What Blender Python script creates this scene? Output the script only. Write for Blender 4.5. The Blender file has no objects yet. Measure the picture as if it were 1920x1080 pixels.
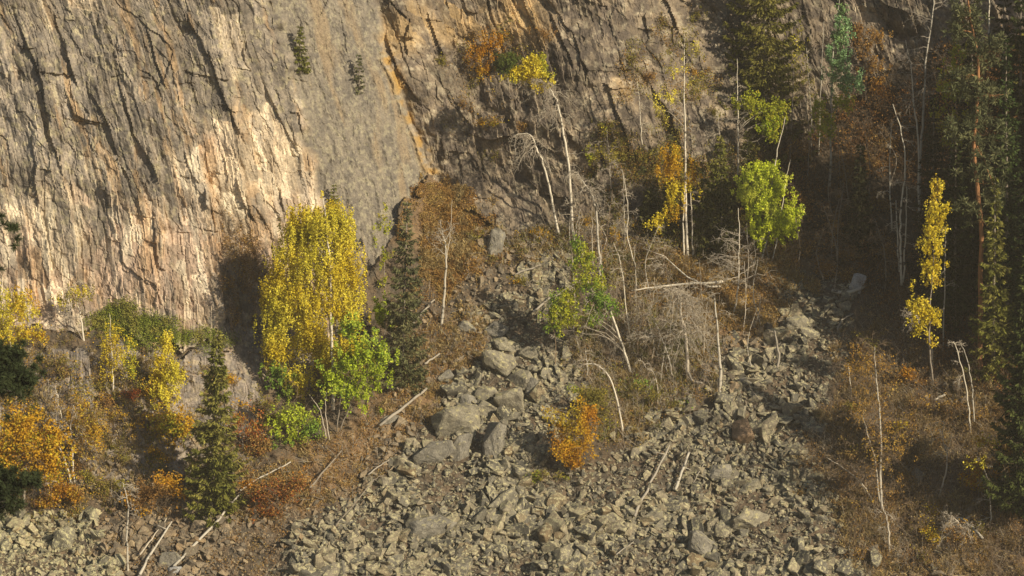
import bpy, bmesh, math
import numpy as np
from math import radians, sin, cos, tan, pi

SC = bpy.context.scene
COL = SC.collection
RNG = np.random.default_rng(11)

# ------------------------------------------------------------------ camera
CAM = np.array([0.0, -110.0, 14.0])
PITCH = radians(8.0)
FPX = 4800.0                       # focal length in photograph pixels (1920 wide)
D0 = 110.0
FW = np.array([0.0, cos(PITCH), -sin(PITCH)])
UP = np.array([0.0, sin(PITCH), cos(PITCH)])
RT = np.array([1.0, 0.0, 0.0])
S = D0 / FPX                       # metres per photograph pixel at the scree foot

cam = bpy.data.cameras.new("camera")
cam.sensor_width = 36.0
cam.lens = 36.0 * FPX / 1920.0
cam.clip_start = 1.0
cam.clip_end = 2000.0
cam.dof.use_dof = True
cam.dof.focus_distance = 119.0
cam.dof.aperture_fstop = 1.6
camo = bpy.data.objects.new("camera", cam)
camo.location = CAM
camo.rotation_euler = (pi / 2 - PITCH, 0, 0)
COL.objects.link(camo)
SC.camera = camo

# ------------------------------------------------------------------ light
SUN_AZ = radians(51.0)             # to the right of straight behind the camera
SUN_EL = radians(27.5)
SUND = np.array([sin(SUN_AZ) * cos(SUN_EL), -cos(SUN_AZ) * cos(SUN_EL), sin(SUN_EL)])
w = bpy.data.worlds.new("World")
SC.world = w
w.use_nodes = True
nt = w.node_tree
nt.nodes.clear()
sky = nt.nodes.new("ShaderNodeTexSky")
sky.sky_type = 'NISHITA'
sky.sun_disc = False
sky.sun_elevation = SUN_EL
sky.sun_rotation = math.atan2(SUND[0], SUND[1])
bg = nt.nodes.new("ShaderNodeBackground")
bg.inputs[1].default_value = 0.062
wo = nt.nodes.new("ShaderNodeOutputWorld")
nt.links.new(sky.outputs[0], bg.inputs[0])
nt.links.new(bg.outputs[0], wo.inputs[0])
sl = bpy.data.lights.new("sun", 'SUN')
sl.energy = 5.0
sl.angle = radians(0.6)
sl.color = (1.0, 0.88, 0.68)
so = bpy.data.objects.new("sun", sl)
from mathutils import Vector
so.rotation_euler = Vector(SUND).to_track_quat('Z', 'Y').to_euler()
so.location = (60, -60, 60)
COL.objects.link(so)
SC.view_settings.view_transform = 'Standard'
SC.view_settings.look = 'None'
SC.view_settings.gamma = 1.0
SC.view_settings.exposure = 0.36
SC.cycles.max_bounces = 5
SC.cycles.diffuse_bounces = 3
SC.cycles.transmission_bounces = 3
SC.cycles.use_denoising = True

# ------------------------------------------------------------------ rays
def ray(u, v):
    u = np.asarray(u, float); v = np.asarray(v, float)
    return (FW + RT * ((u - 960.0) / FPX)[..., None] + UP * ((540.0 - v) / FPX)[..., None])

def pt(u, v, e):
    return CAM + ray(u, v) * (D0 + np.asarray(e, float))[..., None]

def at(u, v, y):
    r = ray(u, v)
    t = (np.asarray(y, float) - CAM[1]) / r[..., 1]
    return CAM + r * t[..., None]

# ------------------------------------------------------------------ noise
def _h(ix, iy, seed):
    n = (ix.astype(np.int64) * 374761393 + iy.astype(np.int64) * 668265263 + seed * 1442695041) & 0xFFFFFFFF
    n = ((n ^ (n >> 13)) * 1274126177) & 0xFFFFFFFF
    n = ((n ^ (n >> 16)) * 2246822519) & 0xFFFFFFFF
    n = n ^ (n >> 15)
    return (n & 0xFFFFFF) / float(0xFFFFFF)

def vn(x, y, seed=0):
    x = np.asarray(x, float); y = np.asarray(y, float)
    ix = np.floor(x); iy = np.floor(y)
    fx = x - ix; fy = y - iy
    fx = fx * fx * (3 - 2 * fx); fy = fy * fy * (3 - 2 * fy)
    a = _h(ix, iy, seed); b = _h(ix + 1, iy, seed)
    c = _h(ix, iy + 1, seed); d = _h(ix + 1, iy + 1, seed)
    return (a * (1 - fx) + b * fx) * (1 - fy) + (c * (1 - fx) + d * fx) * fy

def fbm(x, y, seed=0, octv=4, gain=0.5):
    t = 0; amp = 1; tot = 0
    for i in range(octv):
        t = t + amp * vn(x * 2 ** i + 17.3 * i, y * 2 ** i - 9.1 * i, seed + i * 7)
        tot += amp; amp *= gain
    return t / tot

def planes(x, y, seed, tx, ty, cx=0.9, cy=0.5, amp=0.5):
    """broken rock: the outermost of many tilted planes, one to a cell; flat faces that meet in straight edges"""
    ix = np.floor(x); iy = np.floor(y)
    best = np.full(x.shape, -1e9); rid = np.zeros(x.shape); rid2 = np.zeros(x.shape)
    for i in (-1, 0, 1):
        for j in (-1, 0, 1):
            a = ix + i; b = iy + j
            dx = x - (a + _h(a, b, seed)); dy = y - (b + _h(a, b, seed + 1))
            r2_, r3_ = _h(a, b, seed + 2), _h(a, b, seed + 3)
            h = amp * (_h(a, b, seed + 4) - 0.5) + tx * (r2_ - 0.5) * dx + ty * (r3_ - 0.5) * dy - cx * np.abs(dx) * (0.15 + (dx < 0)) - cy * np.abs(dy)
            m = h > best
            best = np.where(m, h, best); rid = np.where(m, r2_, rid); rid2 = np.where(m, _h(a, b, seed + 5), rid2)
    return -best, rid, rid2

def voro(x, y, seed=0, jit=0.85):
    ix = np.floor(x); iy = np.floor(y)
    best = np.full(x.shape, 1e9); sec = np.full(x.shape, 1e9)
    r = [np.zeros(x.shape) for _ in range(4)]
    dx = np.zeros(x.shape); dy = np.zeros(x.shape)
    for i in (-1, 0, 1):
        for j in (-1, 0, 1):
            cx = ix + i; cy = iy + j
            px = cx + 0.5 + jit * (_h(cx, cy, seed) - 0.5)
            py = cy + 0.5 + jit * (_h(cx, cy, seed + 1) - 0.5)
            d = np.maximum(np.abs(x - px), np.abs(y - py)) * 0.5 + 0.5 * np.hypot(x - px, y - py)
            m = d < best
            sec = np.where(m, best, np.minimum(sec, d))
            best = np.where(m, d, best)
            dx = np.where(m, x - px, dx); dy = np.where(m, y - py, dy)
            for k in range(4):
                r[k] = np.where(m, _h(cx, cy, seed + 2 + k), r[k])
    return best, sec - best, r, dx, dy

def sstep(a, b, x):
    t = np.clip((x - a) / (b - a), 0, 1)
    return t * t * (3 - 2 * t)

def inpoly(poly, u, v):
    u = np.asarray(u, float); v = np.asarray(v, float)
    c = np.zeros(u.shape, bool)
    n = len(poly)
    for i in range(n):
        x1, y1 = poly[i]; x2, y2 = poly[(i + 1) % n]
        if y1 == y2: continue
        m = ((y1 > v) != (y2 > v)) & (u < (x2 - x1) * (v - y1) / (y2 - y1) + x1)
        c ^= m
    return c

def polydist(line, u, v):
    """distance in pixels to a polyline, signed side (+ right of a line drawn downwards) and run 0..1"""
    best = np.full(u.shape, 1e9); side = np.zeros(u.shape); run = np.zeros(u.shape)
    n = len(line) - 1
    for i in range(n):
        x1, y1 = line[i]; x2, y2 = line[i + 1]
        ex, ey = x2 - x1, y2 - y1
        L = ex * ex + ey * ey
        t = np.clip(((u - x1) * ex + (v - y1) * ey) / L, 0, 1)
        dx = u - (x1 + t * ex); dy = v - (y1 + t * ey)
        d = np.hypot(dx, dy)
        m = d < best
        best = np.where(m, d, best)
        side = np.where(m, np.sign(ey * (u - x1) - ex * (v - y1)), side)
        run = np.where(m, (i + t) / n, run)
    return best, side, run

# ------------------------------------------------------------------ meshes
def mesh_from(name, V, F, cols=None, dom='POINT', smooth=False):
    """V (n,3); F = (m,k) array or list of such arrays; cols per vertex or per face (3 channels)"""
    if isinstance(F, np.ndarray): F = [F]
    F = [f for f in F if len(f)]
    me = bpy.data.meshes.new(name)
    V = np.asarray(V, np.float32)
    nl = sum(f.size for f in F); nf = sum(len(f) for f in F)
    me.vertices.add(len(V)); me.vertices.foreach_set("co", V.ravel())
    me.loops.add(nl)
    me.loops.foreach_set("vertex_index", np.concatenate([f.ravel() for f in F]).astype(np.int32))
    me.polygons.add(nf)
    sizes = np.concatenate([np.full(len(f), f.shape[1]) for f in F]).astype(np.int32)
    starts = np.concatenate([[0], np.cumsum(sizes)[:-1]]).astype(np.int32)
    me.polygons.foreach_set("loop_start", starts)
    me.update(calc_edges=True)
    me.validate()
    if cols is not None:
        a = me.attributes.new("Col", 'FLOAT_COLOR', dom)
        c = np.ones((len(cols), 4), np.float32); c[:, :3] = cols
        a.data.foreach_set("color", c.ravel())
    me.polygons.foreach_set("use_smooth", np.full(len(me.polygons), bool(smooth)))
    me.update()
    return me

def link(name, me, mat, parent=None, loc=None):
    o = bpy.data.objects.new(name, me)
    if mat is not None and len(me.materials) == 0: me.materials.append(mat)
    COL.objects.link(o)
    if parent is not None: o.parent = parent
    if loc is not None: o.location = loc
    return o

def tag(o, label=None, cat=None, group=None, kind=None):
    if label: o["label"] = label
    if cat: o["category"] = cat
    if group: o["group"] = group
    if kind: o["kind"] = kind
    return o

def empty(name, loc, label, cat, group=None):
    o = bpy.data.objects.new(name, None)
    o.empty_display_size = 0.3
    o.location = [float(q) for q in loc]
    COL.objects.link(o)
    return tag(o, label, cat, group)

# ------------------------------------------------------------------ materials
def newmat(name):
    m = bpy.data.materials.new(name); m.use_nodes = True
    t = m.node_tree; t.nodes.clear()
    out = t.nodes.new("ShaderNodeOutputMaterial")
    return m, t, out

def nd(t, kind, **kw):
    n = t.nodes.new(kind)
    for k, v in kw.items():
        if k.startswith("i_"):
            key = k[2:]
            key = int(key) if key.isdigit() else key
            n.inputs[key].default_value = v
        else: setattr(n, k, v)
    return n

def noise_n(t, vec, scale, detail=4, rough=0.55):
    n = nd(t, "ShaderNodeTexNoise"); n.inputs["Scale"].default_value = scale
    n.inputs["Detail"].default_value = detail; n.inputs["Roughness"].default_value = rough
    t.links.new(vec, n.inputs["Vector"])
    return n.outputs["Fac"]

def ramp(t, fac, stops):
    r = nd(t, "ShaderNodeValToRGB")
    el = r.color_ramp.elements
    while len(el) < len(stops): el.new(0.5)
    for e, (p, c) in zip(el, stops):
        e.position = p; e.color = (*c, 1) if len(c) == 3 else c
    t.links.new(fac, r.inputs[0])
    return r.outputs[0]

def mixc(t, fac, a, b, mode='MIX'):
    m = nd(t, "ShaderNodeMix", data_type='RGBA', blend_type=mode)
    for sock, val in ((m.inputs[0], fac), (m.inputs[6], a), (m.inputs[7], b)):
        if hasattr(val, "is_linked"): t.links.new(val, sock)
        elif isinstance(val, (int, float)): sock.default_value = val
        else: sock.default_value = (*val, 1)
    return m.outputs[2]

def math_n(t, op, a, b=None):
    m = nd(t, "ShaderNodeMath", operation=op)
    for s, v in ((m.inputs[0], a), (m.inputs[1], b)):
        if v is None: continue
        if hasattr(v, "is_linked"): t.links.new(v, s)
        else: s.default_value = v
    return m.outputs[0]

def finish(t, out, col, rough=0.85, height=None, dist=0.02, strength=1.0, spec=0.2):
    b = nd(t, "ShaderNodeBsdfPrincipled")
    b.inputs["Roughness"].default_value = rough
    b.inputs["Specular IOR Level"].default_value = spec
    if hasattr(col, "is_linked"): t.links.new(col, b.inputs["Base Color"])
    else: b.inputs["Base Color"].default_value = (*col, 1)
    if height is not None:
        bp = nd(t, "ShaderNodeBump"); bp.inputs["Distance"].default_value = dist
        bp.inputs["Strength"].default_value = strength
        t.links.new(height, bp.inputs["Height"]); t.links.new(bp.outputs[0], b.inputs["Normal"])
    t.links.new(b.outputs[0], out.inputs[0])

def mat_terrain(name):
    m, t, out = newmat(name)
    a = nd(t, "ShaderNodeAttribute", attribute_name="Col")
    g = nd(t, "ShaderNodeNewGeometry")
    n1 = noise_n(t, g.outputs["Position"], 9.0, 6, 0.7)
    n2 = noise_n(t, g.outputs["Position"], 34.0, 3, 0.6)
    f = ramp(t, n1, [(0.25, (0.45, 0.45, 0.45)), (0.5, (0.95, 0.95, 0.95)), (0.75, (1.4, 1.38, 1.32))])
    f2 = ramp(t, n2, [(0.3, (0.75, 0.75, 0.75)), (0.7, (1.25, 1.25, 1.25))])
    c = mixc(t, 1.0, a.outputs["Color"], f, 'MULTIPLY')
    c = mixc(t, 1.0, c, f2, 'MULTIPLY')
    h = math_n(t, 'ADD', n1, math_n(t, 'MULTIPLY', n2, 0.4))
    finish(t, out, c, 0.9, h, 0.05, 0.7)
    return m

def mat_rock(name, base, light, dark, lichen, lich_at=0.56, scale=1.0, rnd=True):
    m, t, out = newmat(name)
    g = nd(t, "ShaderNodeNewGeometry")
    oi = nd(t, "ShaderNodeObjectInfo")
    pos = g.outputs["Position"]
    n1 = noise_n(t, pos, 3.2 * scale, 6, 0.65)
    n2 = noise_n(t, pos, 26.0 * scale, 4, 0.65)
    n3 = noise_n(t, pos, 6.0 * scale, 5, 0.7)
    c = ramp(t, n1, [(0.3, dark), (0.5, base), (0.7, light)])
    if rnd:
        r = math_n(t, 'FRACT', math_n(t, 'ADD', g.outputs["Random Per Island"], math_n(t, 'MULTIPLY', oi.outputs["Random"], 7.13)))
        tint = ramp(t, r, [(0.0, (0.50, 0.50, 0.51)), (0.4, (0.95, 0.93, 0.88)), (0.72, (1.1, 1.0, 0.86)), (0.88, (1.35, 1.25, 1.05)), (1.0, (0.9, 0.72, 0.52))])
        c = mixc(t, 1.0, c, tint, 'MULTIPLY')
    sep = nd(t, "ShaderNodeSeparateXYZ"); t.links.new(g.outputs["Normal"], sep.inputs[0])
    lf = math_n(t, 'ADD', n3, math_n(t, 'MULTIPLY', sep.outputs["Z"], 0.07))
    lm = ramp(t, lf, [(lich_at, (0, 0, 0)), (lich_at + 0.07, (1, 1, 1))])
    c = mixc(t, lm, c, lichen)
    f2 = ramp(t, n2, [(0.3, (0.6, 0.6, 0.6)), (0.7, (1.35, 1.35, 1.33))])
    c = mixc(t, 1.0, c, f2, 'MULTIPLY')
    h = math_n(t, 'ADD', math_n(t, 'MULTIPLY', n3, 1.2), math_n(t, 'MULTIPLY', n2, 0.5))
    finish(t, out, c, 0.88, h, 0.06, 0.8)
    return m

def mat_leaf(name="leaf", trans=0.33):
    m, t, out = newmat(name)
    a = nd(t, "ShaderNodeAttribute", attribute_name="Col")
    d = nd(t, "ShaderNodeBsdfDiffuse"); tr = nd(t, "ShaderNodeBsdfTranslucent")
    t.links.new(a.outputs["Color"], d.inputs[0]); t.links.new(a.outputs["Color"], tr.inputs[0])
    mx = nd(t, "ShaderNodeMixShader"); mx.inputs[0].default_value = trans
    t.links.new(d.outputs[0], mx.inputs[1]); t.links.new(tr.outputs[0], mx.inputs[2])
    t.links.new(mx.outputs[0], out.inputs[0])
    return m

def mat_bark(name, base, dark, mark=0.58, sx=2.6, sz=5.5):
    m, t, out = newmat(name)
    g = nd(t, "ShaderNodeNewGeometry")
    mp = nd(t, "ShaderNodeMapping"); mp.inputs["Scale"].default_value = (sx, sx, sz)
    t.links.new(g.outputs["Position"], mp.inputs[0])
    n = noise_n(t, mp.outputs[0], 1.0, 4, 0.65)
    n2 = noise_n(t, g.outputs["Position"], 2.5, 3, 0.6)
    f = math_n(t, 'ADD', n, math_n(t, 'MULTIPLY', math_n(t, 'SUBTRACT', n2, 0.5), 0.35))
    c = ramp(t, f, [(mark - 0.22, tuple(min(1, q * 1.12) for q in base)), (mark - 0.03, base), (mark + 0.06, dark)])
    finish(t, out, c, 0.8, n, 0.015, 0.6)
    return m

M_CLIFF = mat_terrain("cliff_rock")
M_SOIL = mat_terrain("hillside_soil")
M_SCREE = mat_rock("scree_rock", (0.185, 0.170, 0.133), (0.272, 0.250, 0.195), (0.09, 0.084, 0.07), (0.39, 0.350, 0.205), 0.56)
M_BOULDER = mat_rock("boulder_rock", (0.22, 0.195, 0.14), (0.30, 0.27, 0.19), (0.125, 0.112, 0.09), (0.39, 0.345, 0.185), 0.58, 0.8, False)
M_GREYROCK = mat_rock("grey_slab_rock", (0.20, 0.182, 0.145), (0.28, 0.255, 0.20), (0.12, 0.11, 0.09), (0.36, 0.32, 0.18), 0.61, 0.8, False)
M_BROWNROCK = mat_rock("brown_rock", (0.22, 0.15, 0.09), (0.28, 0.19, 0.115), (0.14, 0.10, 0.065), (0.30, 0.25, 0.15), 0.68, 0.6, False)
M_PALEROCK = mat_rock("pale_rock", (0.33, 0.32, 0.30), (0.42, 0.41, 0.385), (0.18, 0.175, 0.165), (0.45, 0.42, 0.3), 0.66, 0.8, False)
M_LEAF = mat_leaf()
M_NEEDLE = mat_leaf("needle", 0.15)
M_BIRCH = mat_bark("birch_bark", (0.54, 0.48, 0.37), (0.09, 0.075, 0.06), 0.60)
M_BIRCHDULL = mat_bark("dull_birch_bark", (0.40, 0.36, 0.285), (0.08, 0.07, 0.055), 0.58)
M_TWIG = mat_bark("bare_twig", (0.40, 0.345, 0.26), (0.17, 0.125, 0.095), 0.62)
M_TWIGBROWN = mat_bark("brown_twig", (0.20, 0.145, 0.09), (0.09, 0.065, 0.04), 0.6)
M_BARK = mat_bark("grey_bark", (0.22, 0.185, 0.14), (0.08, 0.065, 0.05), 0.58)
M_PINEBARK = mat_bark("pine_bark", (0.30, 0.145, 0.06), (0.12, 0.06, 0.03), 0.6)
M_DEADWOOD = mat_bark("dead_wood", (0.29, 0.255, 0.20), (0.14, 0.12, 0.095), 0.62)
# ------------------------------------------------------------------ terrain: one sheet of cliff and hillside
PROFILE = {   # photo column -> (photo row, depth beyond the scree foot in metres)
    -700: [(1700, -17), (1080, 0), (965, 3), (930, 4.0), (660, 7.0), (630, 8.8), (590, 9.6), (0, 12), (-500, 14)],
    0: [(1700, -17), (1080, 0), (965, 3), (930, 4.0), (660, 7.0), (630, 8.6), (590, 9.6), (0, 12), (-500, 14)],
    300: [(1700, -17), (1080, 0), (975, 2.8), (900, 4.5), (660, 7.2), (640, 8.2), (600, 9.2), (0, 12.2), (-500, 14)],
    450: [(1700, -17), (1080, 0), (920, 4), (800, 6.2), (670, 8.2), (630, 9.4), (590, 9.9), (0, 12.6), (-500, 14.5)],
    600: [(1700, -17), (1080, 0), (820, 6.0), (720, 8.6), (640, 10.2), (350, 12.2), (0, 15), (-500, 19)],
    720: [(1700, -17), (1080, 0), (700, 8.7), (580, 11.2), (470, 12.6), (400, 13.4), (0, 17), (-500, 22)],
    850: [(1700, -17), (1080, 0), (620, 11), (400, 15.4), (340, 18.0), (0, 21.5), (-500, 25)],
    1000: [(1700, -17), (1080, 0), (620, 11.5), (470, 15.0), (430, 15.8), (300, 17.8), (230, 17.2), (120, 18.2), (0, 19.6), (-500, 24)],
    1090: [(1700, -17), (1080, 0), (620, 11.5), (470, 15.0), (430, 15.5), (300, 16.3), (120, 16.8), (0, 19.0), (-500, 24)],
    1150: [(1700, -17), (1080, 0), (620, 11.5), (470, 15), (420, 16.0), (330, 17.2), (250, 17.0), (0, 19.6), (-500, 24)],
    1300: [(1700, -17), (1080, 0), (620, 11.2), (470, 14.6), (400, 16.6), (300, 18.5), (0, 21.5), (-500, 26)],
    1500: [(1700, -17), (1080, -0.5), (620, 10.8), (480, 14.5), (300, 19.5), (0, 24), (-500, 30)],
    1700: [(1700, -18), (1080, -1), (800, 5.5), (600, 10), (300, 17.5), (0, 22), (-500, 28)],
    1920: [(1700, -19), (1080, -1.5), (800, 4), (600, 8), (300, 14), (0, 18), (-500, 24)],
    2300: [(1700, -25), (1080, -7), (800, -2), (600, 2), (300, 8), (0, 12), (-500, 18)],
    2700: [(1700, -30), (1080, -13), (800, -8), (600, -4), (300, 2), (0, 6), (-500, 12)],
}
cu = np.arange(-700, 2701, 25.0); cv = np.arange(-500, 3401, 20.0)
for k in PROFILE: PROFILE[k] = [(3400, PROFILE[k][0][1] - 44.0)] + PROFILE[k]
pk = sorted(PROFILE)
for k, dz in ((1500, 2.0), (1700, 3.0)):
    PROFILE[k] = [(q[0], q[1] + dz * math.exp(-((q[0] - 380) / 230.0) ** 2)) for q in PROFILE[k]]
rows = np.array([np.interp(cv, [q[0] for q in PROFILE[k]][::-1], [q[1] for q in PROFILE[k]][::-1]) for k in pk])
ce = np.array([np.interp(cu, pk, rows[:, j]) for j in range(len(cv))])          # (nv, nu)
def blur(a, axis, n):
    for _ in range(n):
        a = 0.25 * np.roll(a, 1, axis) + 0.5 * a + 0.25 * np.roll(a, -1, axis) if False else \
            0.25 * np.concatenate([np.take(a, [0], axis), np.take(a, range(a.shape[axis] - 1), axis)], axis) + 0.5 * a + \
            0.25 * np.concatenate([np.take(a, range(1, a.shape[axis]), axis), np.take(a, [-1], axis)], axis)
    return a
ce = blur(blur(ce, 1, 10), 0, 2)
def bil(gx, gy, G, u, v):
    fx = np.interp(u, gx, np.arange(len(gx))); fy = np.interp(v, gy, np.arange(len(gy)))
    ix = np.clip(fx.astype(int), 0, len(gx) - 2); iy = np.clip(fy.astype(int), 0, len(gy) - 2)
    tx = fx - ix; ty = fy - iy
    return (G[iy, ix] * (1 - tx) + G[iy, ix + 1] * tx) * (1 - ty) + (G[iy + 1, ix] * (1 - tx) + G[iy + 1, ix + 1] * tx) * ty

GU = np.concatenate([np.arange(-700, -60, 16.0), np.arange(-60, 1980, 2.2), np.arange(1980, 2701, 16.0)])
GV = np.concatenate([np.arange(-500, -60, 16.0), np.arange(-60, 1130, 2.2), np.arange(1130, 1700, 14.0), np.arange(1700, 3401, 34.0)])
U, V = np.meshgrid(GU, GV)
E = bil(cu, cv, ce, U, V)

# masks
wob = (fbm(U / 38, V / 38, 3, 4) - 0.5)
wob2 = (fbm(U / 90 + 7, V / 90, 5, 4) - 0.5)
Uw = U + 60 * wob; Vw = V + 60 * (fbm(U / 38 + 50, V / 38, 4, 4) - 0.5)
FOOT = [(-800, 622), (0, 622), (200, 618), (300, 640), (430, 655), (470, 715), (560, 730), (640, 640), (700, 500), (775, 372), (812, 338), (850, 372),
        (905, 415), (960, 440), (1060, 450), (1150, 430), (1250, 405), (1330, 340), (1420, 280), (1500, 250), (1580, 190), (1700, 110), (1920, 60), (2700, 60)]
foot = np.interp(Uw, [q[0] for q in FOOT], [q[1] for q in FOOT])
is_cliff = Vw < foot
lower = inpoly([(-800, 655), (430, 655), (480, 715), (520, 800), (470, 850), (330, 890), (200, 920), (-800, 915)], Uw, Vw)
L1 = [(490, -60), (530, 80), (570, 230), (600, 360), (640, 560)]
L2 = [(688, -500), (690, -50), (722, 110), (765, 230), (815, 345), (830, 440)]
x1 = np.interp(V, [q[1] for q in L1], [q[0] for q in L1]) + 50 * wob
x2 = np.interp(V, [q[1] for q in L2], [q[0] for q in L2]) + 26 * wob
slab = sstep(-14, 14, U - x1) * sstep(14, -14, U - x2)
right = sstep(-6, 10, U - x2)
left = 1 - np.maximum(slab, right)

# fractured rock relief, all in metres
X = (U - 960) * S; Z = (540 - V) * S
lean = np.interp(Z, [-12, -2, 6, 13], [0.06, 0.14, 0.34, 0.42])
g = np.cumsum(np.interp(np.arange(-40, 40, 0.1), [-12, -2, 6, 13], [0.0, 0.06, 0.19, 0.30])) * 0.1
sx = X + np.interp(Z, np.arange(-40, 40, 0.1), g) + 0.35 * wob2
def facets(ws, wt, amp, ts, tt, seed, bias=0.0):
    f, edge, r, dx, dy = voro(sx / ws + 0.14 * wob, Z / wt + 0.25 * wob2 + 0.05 * sx / ws + 0.5 * np.floor(sx / ws), seed, 1.0)
    d = amp * (r[0] - 0.5) + dx * ws * (bias + ts * (r[1] - 0.5)) + dy * wt * tt * (r[2] - 0.5)
    return d, edge, r
d1, e1, r1 = facets(2.4, 4.4, 0.20, 0.28, 0.16, 21, 0.04)
d2, e2, r2 = facets(0.70, 1.5, 0.11, 0.60, 0.32, 31, 0.07)
d3, e3, r3 = facets(0.28, 0.72, 0.065, 0.95, 0.4, 41, 0.08)
d4, e4, r4 = facets(0.12, 0.34, 0.028, 1.0, 0.45, 51, 0.06)
def broken(ws, wt, dep, seed, tx=1.3, ty=0.5, cx=0.8, cy=0.35, amp=0.5, wb=0.05):
    h, q1, q2 = planes(sx / ws + wb * wob * 2 + 0.04 * Z / wt, Z / wt + wb * wob2 * 2 + 0.12 * sx / ws, seed, tx, ty, cx, cy, amp)
    return h * dep * 0.85, q1, q2
p1, pa1, pb1 = broken(2.0, 3.4, 0.85, 301, 1.3, 0.7, 0.8, 0.45)
p2, pa2, pb2 = broken(0.74, 1.25, 0.36, 311, 1.4, 0.8, 0.75, 0.5)
p3, pa3, pb3 = broken(0.28, 0.5, 0.14, 321, 1.5, 0.9, 0.75, 0.55)
p4, pa4, pb4 = broken(0.12, 0.2, 0.055, 331, 1.5, 0.9, 0.7, 0.5)
q1_, qa1, qb1 = broken(2.0, 2.4, 1.0, 341, 1.4, 1.0, 0.7, 0.6)
q2_, qa2, qb2 = broken(0.75, 0.95, 0.42, 351, 1.4, 1.0, 0.7, 0.6)
q3_, qa3, qb3 = broken(0.27, 0.36, 0.15, 361, 1.4, 1.0, 0.7, 0.6)
ridg = 0.5 - np.abs(fbm(sx * 1.3, Z * 0.35, 61, 5) - 0.5) * 2
relA = p1 + p2 + p3 + p4 + 0.22 * d1 + 0.34 * d2 + 0.4 * d3 + 0.22 * (fbm(sx * 0.5, Z * 0.2, 62, 4) - 0.5) + 0.05 * ridg + 0.06 * (fbm(sx * 5.0, Z * 0.55, 69, 4) - 0.5)
relB = 0.25 * d1 + 0.35 * p2 + 0.5 * p3 + 0.8 * p4 + 0.15 * (fbm(sx * 2.2, Z * 0.5, 63, 5) - 0.5) + 0.16 * (fbm(X * 7, Z * 6, 64, 3) - 0.5) + 0.22 * (fbm(sx * 3.5, Z * 0.7, 70, 4) - 0.5)
b1, be1, br1 = facets(1.7, 2.4, 0.75, 0.6, 0.4, 71, 0.1)
b2, be2, br2 = facets(0.6, 0.95, 0.22, 0.8, 0.45, 81, 0.12)
b3, be3, br3 = facets(0.22, 0.4, 0.08, 0.8, 0.5, 91, 0.1)
relC = q1_ + q2_ + q3_ + p4 + 0.35 * b1 + 0.35 * b2 + 0.3 * b3 + 0.5 * (fbm(X * 0.5, Z * 0.5, 65, 4) - 0.5)
rel = relA * left + relB * slab + relC * right + 0.5 * (slab - left * 0.2)
rel = rel + 0.9 * right * sstep(60, 0, U - x2) - 0.9 * 0
# named cracks and ledges: the right side of each line stands proud of the left side
CRACKS = [([(22, 0), (60, 110), (78, 150), (92, 245), (120, 330)], 0.55, 70), ([(118, 70), (132, 120), (150, 166)], 0.5, 40), ([(100, 20), (112, 60), (125, 110)], 0.3, 40),
          ([(120, 165), (140, 215), (160, 224), (205, 235)], 0.4, 50), ([(215, 130), (250, 250), (285, 310), (302, 355)], 0.45, 70), ([(385, 80), (415, 170), (440, 230), (460, 268)], 0.45, 60),
          ([(170, 170), (205, 240), (222, 300), (245, 345)], 0.35, 50), ([(275, 40), (290, 110), (310, 170)], 0.35, 45), ([(60, 240), (66, 330), (72, 400)], 0.3, 50),
          ([(350, 20), (380, 90), (400, 120)], 0.3, 40), ([(286, 380), (292, 450), (296, 500), (314, 511)], 0.4, 60), ([(440, 330), (455, 380), (480, 420)], 0.3, 50),
          ([(340, 280), (360, 330), (372, 345)], 0.3, 40), ([(490, 150), (530, 230), (560, 290)], 0.3, 50), ([(385, 350), (384, 385), (412, 402)], 0.5, 26), ([(540, 210), (562, 212), (566, 260)], 0.35, 30),
          ([(800, 20), (818, 70), (835, 110)], 0.5, 40), ([(720, 60), (745, 130), (790, 200)], 0.5, 60), ([(1030, 20), (1060, 90), (1075, 130)], 0.5, 50), ([(1140, 165), (1170, 240), (1180, 300)], 0.5, 50)]
for ln, amp, wd in CRACKS:
    du, _, run = polydist(ln, U + 10 * wob, V)
    _, side, _ = polydist(ln, U + 10 * wob, V)
    taper = np.clip(np.minimum(run, 1 - run) * 6, 0, 1)
    rel = rel - np.where(side < 0, 0, 1) * 0.55 * amp * taper * np.clip(1 - du / wd, 0, 1) * np.where((run <= 0.001) | (run >= 0.999), 0, 1)
# horizontal ledges: rock under the line stands proud, with a shaded undercut above or below
LEDGES = [([(60, 128), (100, 140), (150, 152)], 0.5, 60), ([(180, 350), (215, 357)], 0.35, 30), ([(395, 200), (430, 203), (465, 208)], 0.25, 40), ([(325, 150), (372, 146)], 0.25, 40),
          ([(330, 436), (362, 438)], 0.25, 30), ([(1124, 160), (1150, 168), (1180, 166)], 0.6, 40), ([(870, 240), (930, 260), (1000, 262), (1080, 300)], 1.3, 70)]
for ln, amp, wd in LEDGES:
    du, side, run = polydist(ln, U, V + 40 * wob)
    taper = np.clip(np.minimum(run, 1 - run) * 3, 0, 1) * (0.4 + 1.2 * np.clip(wob + 0.5, 0, 1))
    rel = rel - np.where(side > 0, 1, 0) * 0.45 * amp * taper * np.clip(1 - du / wd, 0, 1)
relL = 0.8 * q1_ + 0.8 * q2_ + q3_ + p4 + 0.3 * d1 + 0.3 * b2 + 0.4 * (fbm(X * 0.6, Z * 0.6, 66, 4) - 0.5)
ground = 1.0 * (fbm(X * 0.35, Z * 0.5, 67, 5) - 0.5) + 0.6 * (fbm(X * 1.6, Z * 2.4, 68, 5) - 0.5) + 0.12 * (b3 * 2)
E = E + np.where(is_cliff, rel, np.where(lower, relL, ground))
PW = pt(U, V, E)

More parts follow.
